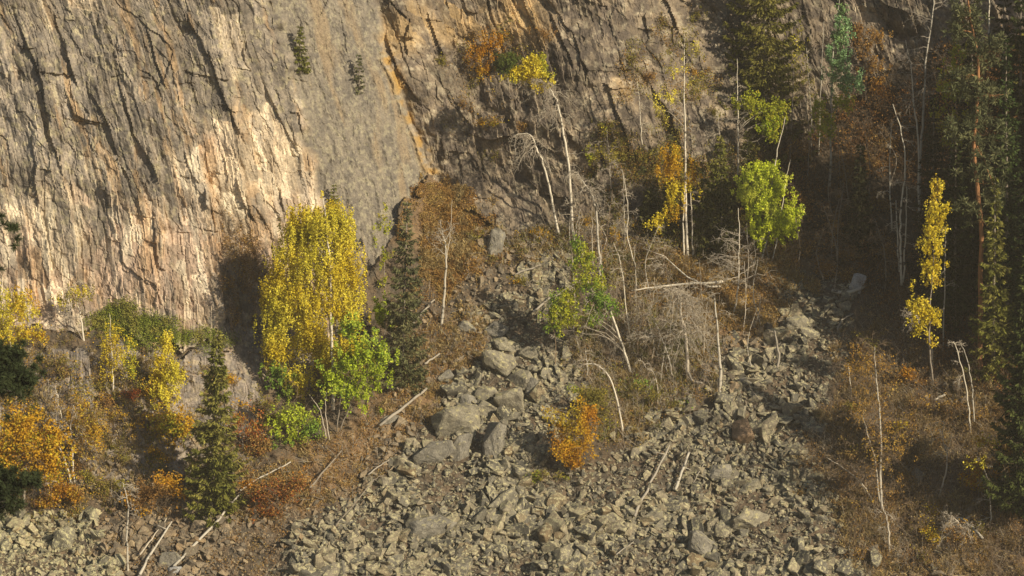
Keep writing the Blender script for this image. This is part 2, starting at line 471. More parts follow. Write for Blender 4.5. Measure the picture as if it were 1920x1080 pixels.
# colours of the rock and the soil, with gully shade put into the soil
def lerp(a, b, t): return a * (1 - t[..., None]) + np.asarray(b) * t[..., None]
C = np.zeros(U.shape + (3,)) + np.array([0.26, 0.215, 0.15])
strk = fbm(sx * 2.4, Z * 0.35, 101, 5)
big = fbm(U / 150 + 3, V / 150, 102, 5)
fine = fbm(X * 3.5, Z * 3.5, 103, 5)
fresh = np.exp(-(((U - 430) / 190) ** 2 + ((V - 300) / 190) ** 2) ** 1.4) + 1.0 * np.exp(-(((U - 230) / 260) ** 2 + ((V - 500) / 110) ** 2) ** 1.5) \
    + 0.9 * np.exp(-(((U - 45) / 45) ** 2 + ((V - 150) / 130) ** 2)) + 0.5 * np.exp(-(((U - 265) / 45) ** 2 + ((V - 60) / 90) ** 2)) + 0.6 * np.exp(-(((U - 400) / 60) ** 2 + ((V - 30) / 120) ** 2))
gz = np.exp(-(((U - 190) / 130) ** 2 + ((V - 200) / 150) ** 2)) + np.exp(-(((U - 20) / 60) ** 2 + ((V - 330) / 90) ** 2)) + 0.8 * np.exp(-(((U - 330) / 70) ** 2 + ((V - 90) / 110) ** 2)) + 0.7 * np.exp(-(((U - 500) / 60) ** 2 + ((V - 60) / 100) ** 2)) + 0.7 * np.exp(-(((U - 260) / 60) ** 2 + ((V - 330) / 70) ** 2))
fr = sstep(0.18, 0.72, 0.10 - 0.42 * gz + fresh * 0.38 + 0.34 * sstep(170, 380, V) + 0.9 * (big - 0.5) + 0.9 * (strk - 0.5) + 0.45 * (pb2 - 0.5) + 0.3 * (fine - 0.5))
warm = lerp(np.zeros(U.shape + (3,)) + np.array([0.455, 0.365, 0.25]), (0.43, 0.315, 0.225), sstep(0.35, 0.65, fbm(U / 110, V / 130, 104, 3) + (V - 400) / 900))
warm = lerp(warm, (0.53, 0.46, 0.33), sstep(0.5, 0.75, strk + 0.35 * (pb3 - 0.5)) * 0.7)
warm = lerp(warm, (0.37, 0.235, 0.12), sstep(0.55, 0.75, fbm(sx * 1.1, Z * 0.4, 105, 4) + 0.25 * (r2[2] - 0.5)) * 0.65)
warm = lerp(warm, (0.25, 0.215, 0.17), sstep(0.56, 0.8, fbm(sx * 2.0 + 30, Z * 0.3, 106, 4) + 0.3 * (r3[1] - 0.5)) * 0.7)
grey = lerp(np.zeros(U.shape + (3,)) + np.array([0.25, 0.21, 0.16]), (0.165, 0.142, 0.115), sstep(0.42, 0.7, fine + 0.3 * (pa2 - 0.5)))
grey = lerp(grey, (0.33, 0.285, 0.18), sstep(0.55, 0.72, fbm(X * 6, Z * 5, 107, 4)) * 0.8)
grey = lerp(grey, (0.36, 0.23, 0.11), sstep(0.58, 0.75, strk + 0.2 * (r3[2] - 0.5)) * 0.6)
cA = lerp(grey, warm, fr)
cB = lerp(np.zeros(U.shape + (3,)) + np.array([0.215, 0.185, 0.14]), (0.14, 0.122, 0.098), sstep(0.36, 0.66, 0.45 * fine + 0.55 * fbm(sx * 7, Z * 1.6, 115, 5)))
cB = lerp(cB, (0.32, 0.285, 0.19), sstep(0.55, 0.7, fbm(X * 9, Z * 7, 108, 3)) * 0.6)
cB = lerp(cB, (0.30, 0.21, 0.11), sstep(0.55, 0.75, strk) * 0.45)
org = np.exp(-(((U - 800) / 100) ** 2 + ((V - 30) / 75) ** 2) ** 1.3) + np.exp(-(((U - 985) / 75) ** 2 + ((V - 45) / 75) ** 2) ** 1.3) + 0.8 * np.exp(-(((U - 1160) / 45) ** 2 + ((V - 170) / 50) ** 2) ** 1.5) \
    + 0.5 * np.exp(-(((U - 1250) / 60) ** 2 + ((V - 30) / 60) ** 2))
cC = lerp(np.zeros(U.shape + (3,)) + np.array([0.205, 0.162, 0.112]), (0.115, 0.092, 0.07), sstep(0.42, 0.66, fine + 0.3 * (qa2 - 0.5)))
cC = lerp(cC, (0.34, 0.29, 0.2), sstep(0.56, 0.72, fbm(X * 5, Z * 5, 109, 4)) * 0.7)
cC = lerp(cC, (0.40, 0.275, 0.13), sstep(0.30, 0.75, org * 0.75 + 0.6 * (big - 0.5) + 0.35 * (br2[3] - 0.5)) * 0.9)
cC = lerp(cC, (0.14, 0.115, 0.09), sstep(0.6, 0.75, fbm(sx * 1.6, Z * 0.35, 110, 4)) * 0.6 * sstep(90, 20, V))
strip = np.exp(-((U - x2 - 6) / 14) ** 2) * sstep(40, 110, V) * sstep(360, 320, V)
fvar = (0.85 + 0.3 * pa2) * (0.74 + 0.42 * pb2) * (0.76 + 0.56 * pb3)
cA = cA * fvar[..., None]
cC = cC * ((0.72 + 0.5 * qb2) * (0.75 + 0.5 * qb3))[..., None]
cl = cA * left[..., None] + cB * slab[..., None] + cC * right[..., None]
cl = lerp(cl, (0.42, 0.25, 0.06), np.clip(0.8 * strip * sstep(0.35, 0.6, fbm(U / 14, V / 14, 111, 3)), 0, 1))
lw = lerp(np.zeros(U.shape + (3,)) + np.array([0.30, 0.25, 0.20]), (0.19, 0.165, 0.14), sstep(0.4, 0.66, fine))
lw = lerp(lw, (0.36, 0.30, 0.2), sstep(0.55, 0.7, fbm(X * 6, Z * 5, 107, 4)) * 0.7)
soil = lerp(np.zeros(U.shape + (3,)) + np.array([0.13, 0.095, 0.06]), (0.085, 0.07, 0.05), sstep(0.4, 0.65, fine))
RUST = [[(775, 340), (850, 340), (915, 405), (930, 470), (860, 520), (800, 560), (770, 440)], [(450, 900), (600, 830), (700, 755), (830, 660), (900, 640), (830, 745), (720, 850), (620, 940), (500, 985), (450, 960)],
        [(1280, 470), (1480, 450), (1510, 520), (1470, 600), (1380, 650), (1290, 620), (1190, 560), (1200, 490)]]
mu = np.arange(-100, 2021, 8.0); mv = np.arange(-100, 1181, 8.0)
MU, MV = np.meshgrid(mu, mv)
mm = np.zeros(MU.shape)
for p in RUST: mm = np.maximum(mm, inpoly(p, MU, MV) * 1.0)
mm = blur(blur(mm, 0, 14), 1, 14)
rm = sstep(0.15, 0.95, bil(mu, mv, mm, U, V) + 1.6 * (fbm(U / 22, V / 22, 113, 5) - 0.5))
soil = lerp(soil, (0.21, 0.13, 0.062), rm * 0.8)
gully_shade = bil(mu, mv, blur(blur(inpoly([(1440, 330), (1520, 240), (1600, 150), (1720, 90), (2000, 60), (2000, 760), (1800, 700), (1660, 600), (1560, 500), (1480, 440)], MU, MV) * 1.0, 0, 14), 1, 14), U, V)
soil = lerp(soil, (0.05, 0.036, 0.022), gully_shade * 0.85)  # soil colour darkened here to stand in for the shade of the gully
soil = lerp(soil, (0.28, 0.20, 0.11), rm * sstep(0.5, 0.7, fine) * 0.7)
br = bil(mu, mv, blur(blur(inpoly([(1580, 640), (1700, 600), (1950, 840), (2100, 1150), (1590, 1150), (1540, 900)], MU, MV) * 1.0, 0, 14), 1, 14), U, V)
soil = lerp(soil, (0.16, 0.11, 0.065), sstep(0.25, 0.75, br + 1.0 * (fbm(U / 20, V / 20, 114, 5) - 0.5)))
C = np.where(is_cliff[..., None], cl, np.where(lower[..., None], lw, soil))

nU, nV = len(GU), len(GV)
idx = np.arange(nU * nV).reshape(nV, nU)
Q = np.stack([idx[:-1, :-1], idx[1:, :-1], idx[1:, 1:], idx[:-1, 1:]], -1).reshape(-1, 4)
fm = (is_cliff | lower)[:-1, :-1].ravel()
def sub(mask):
    q = Q[mask]; used, inv = np.unique(q, return_inverse=True)
    return PW.reshape(-1, 3)[used], inv.reshape(-1, 4), C.reshape(-1, 3)[used]
v_, f_, c_ = sub(fm)
tag(link("cliff", mesh_from("cliff", v_, f_, c_), M_CLIFF), kind="structure")
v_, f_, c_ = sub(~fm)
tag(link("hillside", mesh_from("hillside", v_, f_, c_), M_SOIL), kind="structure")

def se(u, v): return bil(GU, GV, E, np.asarray(u, float), np.asarray(v, float))
def surf(u, v, off=0.0):
    return pt(u, v, se(u, v) - off)
def normal(u, v, h=9.0):
    u = np.asarray(u, float); v = np.asarray(v, float)
    a = surf(u + h, v) - surf(u - h, v); b = surf(u, v - h) - surf(u, v + h)
    n = np.cross(a, b); return n / np.linalg.norm(n, axis=-1, keepdims=True)
# ------------------------------------------------------------------ builders for plants and rocks
class MB:
    def __init__(s): s.V = []; s.Q = []; s.T = []; s.n = 0
    def add(s, V, Q=None, T=None):
        V = np.asarray(V, float)
        if Q is not None and len(Q): s.Q.append(np.asarray(Q) + s.n)
        if T is not None and len(T): s.T.append(np.asarray(T) + s.n)
        s.V.append(V); s.n += len(V)
    def tube(s, P, r, k=6):
        P = np.asarray(P, float); r = np.broadcast_to(np.asarray(r, float), (len(P),))
        T = np.gradient(P, axis=0); T /= np.linalg.norm(T, axis=1, keepdims=True) + 1e-9
        ref = np.array([0.0, -1.0, 0.2]) if abs(T[:, 1]).mean() < 0.8 else np.array([1.0, 0, 0])
        A = np.cross(T, ref); A /= np.linalg.norm(A, axis=1, keepdims=True) + 1e-9
        B = np.cross(T, A)
        th = np.arange(k) * 2 * pi / k
        ring = (P[:, None] + r[:, None, None] * (np.cos(th)[None, :, None] * A[:, None] + np.sin(th)[None, :, None] * B[:, None])).reshape(-1, 3)
        n = len(P); i = np.arange(n - 1)[:, None] * k; j = np.arange(k)[None]
        q = np.stack([i + j, i + (j + 1) % k, i + k + (j + 1) % k, i + k + j], -1).reshape(-1, 4)
        tip = np.array([P[0] - T[0] * r[0] * .3, P[-1] + T[-1] * r[-1] * .5])
        t0 = [(n * k, (jj + 1) % k, jj) for jj in range(k)]
        t1 = [(n * k + 1, (n - 1) * k + jj, (n - 1) * k + (jj + 1) % k) for jj in range(k)]
        s.add(np.concatenate([ring, tip]), q, t0 + t1)
    def strips(s, A, B, w):
        """many thin three-sided twigs at once: A, B (n,3), w (n,)"""
        A = np.asarray(A, float); B = np.asarray(B, float); w = np.broadcast_to(np.asarray(w, float), (len(A),))
        T = B - A; T /= np.linalg.norm(T, axis=1, keepdims=True) + 1e-9
        p = np.cross(T, np.array([0.3, -1.0, 0.25])); p /= np.linalg.norm(p, axis=1, keepdims=True) + 1e-9
        q = np.cross(T, p)
        r0 = [A + w[:, None] * (p * cos(a) + q * sin(a)) for a in (0, 2.1, 4.2)]
        r1 = [B + 0.4 * w[:, None] * (p * cos(a) + q * sin(a)) for a in (0, 2.1, 4.2)]
        V = np.stack(r0 + r1, 1).reshape(-1, 3)
        b = np.arange(len(A))[:, None] * 6
        Q = np.concatenate([b + np.array([[i, (i + 1) % 3, 3 + (i + 1) % 3, 3 + i]]) for i in range(3)])
        s.add(V, Q)
    def build(s, name, mat, parent=None, base=None, smooth=True):
        if not s.V: return None
        V = np.concatenate(s.V)
        if base is not None: V = V - np.asarray(base)
        F = []
        if s.Q: F.append(np.concatenate(s.Q))
        if s.T: F.append(np.concatenate(s.T))
        return link(name, mesh_from(name, V, F, smooth=smooth), mat, parent)

def unit(a): return a / (np.linalg.norm(a, axis=-1, keepdims=True) + 1e-9)

def leaf_arrays(P, size, col, up=0.35, asp=0.7, rng=RNG):
    """diamond leaves with a random lie; returns V, Q and a colour for each face"""
    n = len(P)
    size = np.broadcast_to(np.asarray(size, float), (n,)) * rng.uniform(0.6, 1.3, n)
    nrm = unit(rng.normal(size=(n, 3)) + np.array([0.25, -0.55, up]))
    a = unit(np.cross(nrm, rng.normal(size=(n, 3)))); b = np.cross(nrm, a)
    s = size[:, None]
    V = np.stack([P - a * s * .5, P + b * s * asp * .5 + nrm * s * .08, P + a * s * .5, P - b * s * asp * .5 + nrm * s * .08], 1).reshape(-1, 3)
    Q = np.arange(n * 4).reshape(-1, 4)
    return V, Q, col

def pick(pal, n, P=None, scale=0.9, seed=0, rng=RNG, jit=0.28):
    """leaf colours: a palette chosen by clump (a slow noise through the crown) and by leaf"""
    pal = np.asarray(pal, float)
    t = rng.random(n)
    if P is not None:
        t = np.clip(0.5 + 1.5 * (vn(P[:, 0] / scale + 5 * seed, P[:, 2] / scale + P[:, 1] * .7, seed) - 0.5) + 0.65 * (t - 0.5), 0, 0.999)
    i = (t * len(pal)).astype(int)
    c = pal[i] * rng.uniform(1 - jit, 1 + jit, (n, 1))
    return np.clip(c, 0, 0.9)

# palettes (base colours of the leaves themselves)
YEL = [(0.58, 0.45, 0.03), (0.68, 0.56, 0.05), (0.76, 0.65, 0.085), (0.56, 0.49, 0.05)]
GOLD = [(0.52, 0.30, 0.022), (0.58, 0.36, 0.03), (0.46, 0.25, 0.02), (0.55, 0.42, 0.04)]
ORANGE = [(0.46, 0.22, 0.022), (0.52, 0.29, 0.028), (0.38, 0.17, 0.022), (0.50, 0.34, 0.035)]
RED = [(0.36, 0.10, 0.03), (0.42, 0.15, 0.035), (0.30, 0.085, 0.03), (0.40, 0.2, 0.045)]
RUST = [(0.28, 0.155, 0.05), (0.35, 0.205, 0.06), (0.22, 0.12, 0.045), (0.42, 0.27, 0.085)]
BROWN = [(0.25, 0.16, 0.06), (0.32, 0.21, 0.07), (0.20, 0.12, 0.05), (0.36, 0.25, 0.08)]
LIME = [(0.38, 0.46, 0.035), (0.47, 0.54, 0.05), (0.31, 0.39, 0.03), (0.52, 0.57, 0.07)]
GREEN = [(0.17, 0.27, 0.04), (0.23, 0.34, 0.05), (0.13, 0.21, 0.035), (0.29, 0.36, 0.05)]
YGREEN = [(0.34, 0.36, 0.035), (0.42, 0.41, 0.04), (0.28, 0.32, 0.035), (0.48, 0.42, 0.04)]
BLUEGREEN = [(0.22, 0.36, 0.16), (0.28, 0.42, 0.20), (0.17, 0.28, 0.11), (0.26, 0.38, 0.14)]
OLIVE = [(0.22, 0.19, 0.04), (0.28, 0.23, 0.045), (0.18, 0.165, 0.04), (0.33, 0.27, 0.05)]
SPRUCE = [(0.135, 0.138, 0.03), (0.175, 0.17, 0.036), (0.10, 0.10, 0.026), (0.23, 0.21, 0.05)]
SPRUCEGREY = [(0.12, 0.122, 0.05), (0.125, 0.13, 0.058), (0.075, 0.082, 0.04), (0.15, 0.145, 0.065)]
PINE = [(0.10, 0.108, 0.05), (0.13, 0.135, 0.062), (0.072, 0.08, 0.04), (0.165, 0.165, 0.075)]

def smooth_line(P, n=5, jit=0.0, rng=RNG):
    P = np.asarray(P, float)
    if len(P) < 3:
        t = np.linspace(0, 1, max(3, n + 1))[:, None]; out = P[0] * (1 - t) + P[-1] * t
    else:
        Q = np.concatenate([[2 * P[0] - P[1]], P, [2 * P[-1] - P[-2]]]); out = []
        for i in range(len(P) - 1):
            a, b, c, d = Q[i:i + 4]
            for t in np.arange(n) / n:
                out.append(0.5 * (2 * b + (c - a) * t + (2 * a - 5 * b + 4 * c - d) * t * t + (3 * b - a - 3 * c + d) * t ** 3))
        out.append(P[-1]); out = np.array(out)
    if jit: out[1:-1] += rng.normal(size=(len(out) - 2, 3)) * jit
    return out

def limb(A, B, sag=0.0, n=6, jit=0.02, rng=RNG):
    t = np.linspace(0, 1, n)[:, None]
    P = A * (1 - t) + B * t
    P[:, 2] += sag * 4 * (t[:, 0] * (1 - t[:, 0]))
    P[1:-1] += rng.normal(size=(n - 2, 3)) * jit * np.linalg.norm(B - A)
    return P

def trunk_line(px, y0, dy=None, jit=0.015):
    """photo points from base to tip -> a line in the upright plane through the base, leaning in depth by dy at the tip"""
    px = np.asarray(px, float)
    yy = y0 + (np.linspace(0, 1, len(px)) ** 1.3) * (dy or 0.0)
    P = at(px[:, 0], px[:, 1], yy)
    return smooth_line(P, 5, jit)

def base_y(u, v): return float(surf(u, v)[1])

class Plant:
    def __init__(s, name, label, cat, u, v, group=None, off=0.0):
        s.p = surf(u, v, off); s.y = float(s.p[1])
        s.e = empty(name, s.p, label, cat, group)
        s.lines = []; s.cat = cat; s.twiggy = False
    def trunk(s, px, r0, r1=0.012, mat=None, dy=None, name="trunk", k=7, jit=0.015, sink=0.25):
        L = trunk_line(px, s.y, dy, jit)
        d = L[0] - L[1]; d /= np.linalg.norm(d)
        L = np.concatenate([[L[0] + d * sink], L])
        t = np.linspace(0, 1, len(L))
        m = MB(); m.tube(L, 0.72 * r0 * (1 - t) ** 0.8 + r1, k)
        m.build(name, mat or M_BIRCH, s.e, s.p)
        s.lines.append((L, r0)); return L
    def leaves(s, P, size, pal, name="crown", mat=None, up=0.35, asp=0.7, scale=0.9, jit=0.28):
        c = pick(pal, len(P), P, scale, int(RNG.integers(1, 9999)), jit=jit); size = size * 1.08
        V, Q, c = leaf_arrays(P, size, c, up, asp)
        if s.cat in ("shrub", "bush") and not s.twiggy and s.lines:
            s.twiggy = True; s.bare(7, float(np.ptp(P[:, 2])) * 0.75 + 0.2, 0.05, 1, rise=0.9, droop=0.1, twigs=6, mat=M_TWIGBROWN, r=0.014)
        return link(name, mesh_from(name, V - s.p, Q, c, 'FACE'), mat or M_LEAF, s.e)
    def cloud(s, blobs, ncl, per, csize=0.28, droop=0.0, depth=0.8, dyb=0.0, hollow=0.35):
        """leaf positions in clumps spread through ellipsoids given in photo pixels"""
        bl = np.asarray([b[:4] for b in blobs], float)
        wt = bl[:, 2] * bl[:, 3]; wt = wt / wt.sum()
        k = RNG.choice(len(bl), ncl, p=wt)
        d = unit(RNG.normal(size=(ncl, 3))) * np.clip(np.abs(RNG.normal(0.76, 0.27, (ncl, 1)) if s.cat not in ('shrub', 'bush') else RNG.normal(0.55, 0.5, (ncl, 1))), 0.05, 1.8)
        u = bl[k, 0] + d[:, 0] * bl[k, 2]; v = bl[k, 1] - d[:, 2] * bl[k, 3]
        y = s.y + dyb + d[:, 1] * np.minimum(bl[k, 2], bl[k, 3] * 1.4) * S * depth
        Cn = at(u, v, y)
        sd_ = int(RNG.integers(1, 9999))
        gs = 0.32 if s.cat in ('shrub', 'bush') else 0.75
        keep = vn(Cn[:, 0] / gs + 0.6 * Cn[:, 1], Cn[:, 2] / gs / 0.75, sd_) > (0.2 if gs < 0.5 else 0.27 if ncl > 300 else 0.17)      # gaps through the crown
        Cn = Cn[keep]; ncl = len(Cn); per = per * 1.2
        s.cl = Cn
        n = RNG.poisson(per * 1.5, ncl) + 2
        ci = np.repeat(np.arange(ncl), n)
        sc = csize * RNG.uniform(0.6, 1.35, ncl)[ci][:, None]
        P = RNG.normal(size=(len(ci), 3)) * sc * np.array([0.55, 0.55, 0.42])
        if droop: P = P * np.array([0.48, 0.48, 1.0]) + np.stack([0 * ci, 0 * ci, -RNG.random(len(ci)) ** 1.0 * droop * RNG.uniform(0.4, 1.3, ncl)[ci]], 1)
        return Cn[ci] + P
    def limbs(s, n, mat=None, r=0.02, rise=0.5, sag=0.15, li=0, name="branch", tmin=0.12, both=True):
        """boughs from the trunk out to the clumps of the crown"""
        if not len(s.lines): return
        L, r0 = s.lines[li]
        pick_ = s.cl[RNG.permutation(len(s.cl))[:n]]
        for c in pick_:
            hd = np.hypot(c[0] - L[:, 0], c[1] - L[:, 1])
            j = int(np.argmin(np.abs(L[:, 2] - (c[2] - rise * hd)) + (np.arange(len(L)) < tmin * len(L)) * 9))
            m = MB(); P = limb(L[j], c, sag * np.linalg.norm(c - L[j]))
            rr = min(r, r0 * 0.6)
            m.tube(P, np.linspace(rr, rr * 0.3, len(P)), 5)
            A = P[RNG.integers(2, len(P), 5)]; m.strips(A, A + RNG.normal(size=(5, 3)) * 0.22 + np.array([0, 0, -0.05]), rr * 0.3)
            m.build(name, mat or M_BARK, s.e, s.p)
    def bare(s, n, length, t0=0.3, t1=1.0, li=0, rise=0.35, droop=0.5, twigs=9, mat=None, r=0.016, side=0.0, sub=3, name="branch", wl=1.0, grav=0.25):
        """leafless branches, each with its own twigs"""
        L, r0 = s.lines[li]; s.twiggy = True; n = int(n * 1.25)
        for q in range(n):
            f = t0 + (t1 - t0) * (q + RNG.random() * 0.8) / n
            j = min(int(f * (len(L) - 1)), len(L) - 2)
            o = L[j] + (L[j + 1] - L[j]) * RNG.random()
            a = RNG.uniform(0, 2 * pi)
            d = np.array([cos(a) + side, 0.75 * sin(a), rise + RNG.normal() * 0.2]); d /= np.linalg.norm(d)
            ln = length * RNG.uniform(0.55, 1.2) * (1 - 0.45 * max(0, (f - t0) / max(1e-6, t1 - t0)))
            t = np.linspace(0, 1, 7)[:, None]
            P = o + d * ln * t; P[:, 2] -= droop * ln * t[:, 0] ** 2
            P[1:] += RNG.normal(size=(6, 3)) * 0.035 * ln
            m = MB(); rr = min(r, r0 * 0.55)
            m.tube(P, np.linspace(rr, rr * 0.35, 7), 4)
            A = []; B = []; W = []
            for k in range(twigs):
                i = RNG.uniform(1.2, 6); i0 = int(i); p = P[i0] + (P[min(6, i0 + 1)] - P[i0]) * (i - i0)
                dd = unit(d * 0.6 + RNG.normal(size=3) * 0.6 + np.array([0, 0, -grav])); l2 = ln * RNG.uniform(0.22, 0.5) * wl
                p2 = p + dd * l2 * 0.5; p3 = p2 + unit(dd + np.array([0, 0, -grav * 1.4]) + RNG.normal(size=3) * 0.15) * l2 * 0.5
                A += [p, p2]; B += [p2, p3]; W += [rr * 0.5, rr * 0.4]
                for z in range(sub):
                    c = p2 + (p3 - p2) * RNG.random(); e = c + unit(dd * 0.5 + RNG.normal(size=3) * 0.7 + np.array([0, 0, -grav])) * l2 * RNG.uniform(0.25, 0.5)
                    A.append(c); B.append(e); W.append(rr * 0.34)
            if A: m.strips(A, B, np.maximum(W, 0.0085))
            m.build(name, mat or M_TWIG, s.e, s.p)

def spruce(name, label, u, v, utop, vtop, wpx, pal=SPRUCE, levels=None, per=70, vlow=None, group=None, top=0.05, cat="spruce", size=0.17, gap=0.0, r0=None, off=0.0, bare_low=0.0, dyb=0.0):
    p = Plant(name, label, cat, u, v, group, off)
    p.y += dyb
    L = p.trunk([(u, v), ((u + utop) / 2, (v + vtop) / 2), (utop, vtop)], r0 or 0.011 * (v - vtop) * S + 0.03, 0.012, M_BARK, jit=0.0)
    H = L[-1][2] - L[1][2]; W = wpx * S * 0.5
    levels = levels or int(H * 5.0)
    P = []; D = []; bough = MB()
    for i in range(levels):
        f = (i + RNG.random() * 0.6) / levels
        if f < bare_low: continue
        rad = W * ((1 - f) ** 1.0) * RNG.uniform(0.75, 1.18) + top
        if f < 0.12: rad *= 0.75 + 2 * f
        z = L[1][2] + f * H; c = np.array([np.interp(z, L[:, 2], L[:, 0]), np.interp(z, L[:, 2], L[:, 1]), z])
        nb = int(RNG.integers(5, 8))
        a0 = RNG.random() * 6.28
        for b in range(nb):
            if RNG.random() < gap: continue
            a = a0 + b * 6.28 / nb + RNG.normal() * 0.25; ln = rad * RNG.uniform(0.7, 1.15)
            d = np.array([cos(a), sin(a), 0])
            n = max(6, int(per * ln))
            t = RNG.random(n) ** 0.75 * 0.97 + 0.03
            z_ = -0.38 * ln * np.sin(t * 2.1) * (0.5 + 0.7 * (1 - f)) + 0.16 * ln * t ** 3 + 0.25 * f * ln * t
            lat = RNG.normal(size=n) * 0.17 * ln * (1.1 - t) + RNG.normal(size=n) * 0.03
            q = c + d * (ln * t)[:, None] + np.array([-sin(a), cos(a), 0]) * lat[:, None]
            q[:, 2] += z_ - np.abs(lat) * 0.35 - RNG.random(n) * 0.10 * min(1, ln)
            P.append(q); D.append(np.broadcast_to(d, (n, 3)))
            tt = np.linspace(0, 1, 5)
            bp = c + d * (ln * tt)[:, None]; bp[:, 2] += -0.38 * ln * np.sin(tt * 2.1) * (0.5 + 0.7 * (1 - f)) + 0.16 * ln * tt ** 3 + 0.25 * f * ln * tt
            bough.strips(bp[:-1], bp[1:], 0.012)
    P = np.concatenate(P); D = np.concatenate(D); n = len(P)
    ax = unit(D * 0.8 + RNG.normal(size=(n, 3)) * 0.45 + np.array([0, 0, -0.45])); sz = size * RNG.uniform(0.6, 1.35, n)[:, None]
    sd = unit(np.cross(ax, RNG.normal(size=(n, 3)))) * sz * 0.17
    V = np.stack([P - sd * 0.6, P + sd * 0.6, P + ax * sz * 0.6 + sd, P + ax * sz, P + ax * sz * 0.6 - sd], 1).reshape(-1, 3)
    c = pick(pal, n, P, 0.6, int(RNG.integers(1, 999)))
    bv = np.concatenate(bough.V); bq = np.concatenate(bough.Q) + len(V)
    c = np.concatenate([c, np.full((len(bq), 3), (0.11, 0.085, 0.06))])
    link("crown", mesh_from("crown", np.concatenate([V, bv]) - p.p, [np.arange(n * 5).reshape(-1, 5), bq], c, 'FACE'), M_NEEDLE, p.e)
    return p

def tufts(p, centres, n_per, rad, needle, pal, name="crown", wdt=0.14):
    """pine needles: clusters of thin needles that stand out from the ends of the shoots"""
    n = len(centres)
    m = n * n_per
    ci = np.repeat(np.arange(n), n_per)
    d = unit(RNG.normal(size=(m, 3)) + np.array([0, 0, 0.35]))
    P = centres[ci] + d * (RNG.random(m) * rad)[:, None]
    l = needle * RNG.uniform(0.6, 1.3, m)[:, None]
    sd = unit(np.cross(d, RNG.normal(size=(m, 3)))) * l * wdt
    V = np.stack([P - sd, P + sd, P + d * l + sd * 0.5, P + d * l - sd * 0.5], 1).reshape(-1, 3)
    c = pick(pal, m, P, 0.7, int(RNG.integers(1, 999)))
    return link(name, mesh_from(name, V - p.p, np.arange(m * 4).reshape(-1, 4), c, 'FACE'), M_NEEDLE, p.e)

# ---- rocks
def hull_mesh(n=15, power=4.0, flat=(1, 0.75, 0.6), bevel=0.05, seed=0, lim=0.30):
    rg = np.random.default_rng(seed)
    d = unit(rg.normal(size=(n, 3)))
    r = (np.abs(d) ** power).sum(1) ** (-1 / power) * rg.uniform(0.66, 1.0, n)
    P = d * r[:, None] * np.asarray(flat) * rg.uniform(0.85, 1.15, 3)
    bm = bmesh.new()
    for q in P: bm.verts.new(q)
    res = bmesh.ops.convex_hull(bm, input=bm.verts)
    bmesh.ops.delete(bm, geom=list({g_ for g_ in res["geom_unused"] + res["geom_interior"] if isinstance(g_, bmesh.types.BMVert)}), context='VERTS')
    bmesh.ops.dissolve_limit(bm, angle_limit=lim, verts=bm.verts, edges=bm.edges)
    if bevel: bmesh.ops.bevel(bm, geom=bm.edges[:], offset=bevel, segments=1, affect='EDGES', clamp_overlap=True)
    bmesh.ops.triangulate(bm, faces=bm.faces)
    bmesh.ops.recalc_face_normals(bm, faces=bm.faces)
    bm.verts.index_update()
    V = np.array([v.co[:] for v in bm.verts]); T = np.array([[v.index for v in f.verts] for f in bm.faces])
    bm.free(); return V, T

def rot(n, rng=RNG):
    q = unit(rng.normal(size=(n, 4))); w_, x, y, z = q.T
    return np.stack([np.stack([1 - 2 * (y * y + z * z), 2 * (x * y - z * w_), 2 * (x * z + y * w_)], -1),
                     np.stack([2 * (x * y + z * w_), 1 - 2 * (x * x + z * z), 2 * (y * z - x * w_)], -1),
                     np.stack([2 * (x * z - y * w_), 2 * (y * z + x * w_), 1 - 2 * (x * x + y * y)], -1)], -2)

def boulder(label, u, v, w_, h_, ang=0.0, mat=None, name="boulder", group=None, deep=0.75, out=0.25, seed=None, power=5.0, npts=22, cat="boulder", rough=1.0):
    """one big rock, w_ x h_ photo pixels with its long axis turned by ang degrees (anticlockwise)"""
    seed = seed if seed is not None else int(u * 7 + v * 13)
    V, T = hull_mesh(npts, power, (1, 1, 1), 0.05, seed)
    bm = bmesh.new()
    vs = [bm.verts.new(q) for q in V]
    for t_ in T: bm.faces.new([vs[i] for i in t_])
    sz = max(w_, h_)
    bmesh.ops.subdivide_edges(bm, edges=bm.edges[:], cuts=5 if sz > 45 else 3, use_grid_fill=True)
    bm.verts.index_update()
    V = np.array([q.co[:] for q in bm.verts]); T = np.array([[q.index for q in f.verts] for f in bm.faces]); bm.free()
    mn, mx = V.min(0), V.max(0); V = (V - (mn + mx) / 2) / ((mx - mn) / 2)
    sc = np.array([w_ * S * .5, min(w_, h_) * S * .5 * deep, h_ * S * .5])
    W = V * sc
    f = lambda k, sd: fbm(W[:, 0] * k + W[:, 1] * k * .7 + sd, W[:, 2] * k - W[:, 1] * k * .6, sd, 4) - 0.5
    nrm = unit(V / 1.0)
    lay = np.round((W[:, 2] + 0.25 * W[:, 0]) / 0.16 + 2.0 * f(1.0, seed)) % 3 - 1
    W = W + nrm * (0.16 * f(2.2, seed) + 0.07 * f(7, seed + 3) + 0.012 * lay * rough)[:, None] * min(1.0, sz / 55) * rough
    a = radians(ang); ca, sa = cos(a), sin(a)
    # axes: x right, z up in the picture, y away: as the camera's
    x = W[:, 0] * ca - W[:, 2] * sa; z = W[:, 0] * sa + W[:, 2] * ca
    c = surf(u, v, out * min(w_, h_) * S)
    Wd = x[:, None] * RT + z[:, None] * UP + W[:, 1][:, None] * FW
    o = link(name, mesh_from(name, Wd, T), mat or M_BOULDER, loc=c)
    return tag(o, label, cat, group)

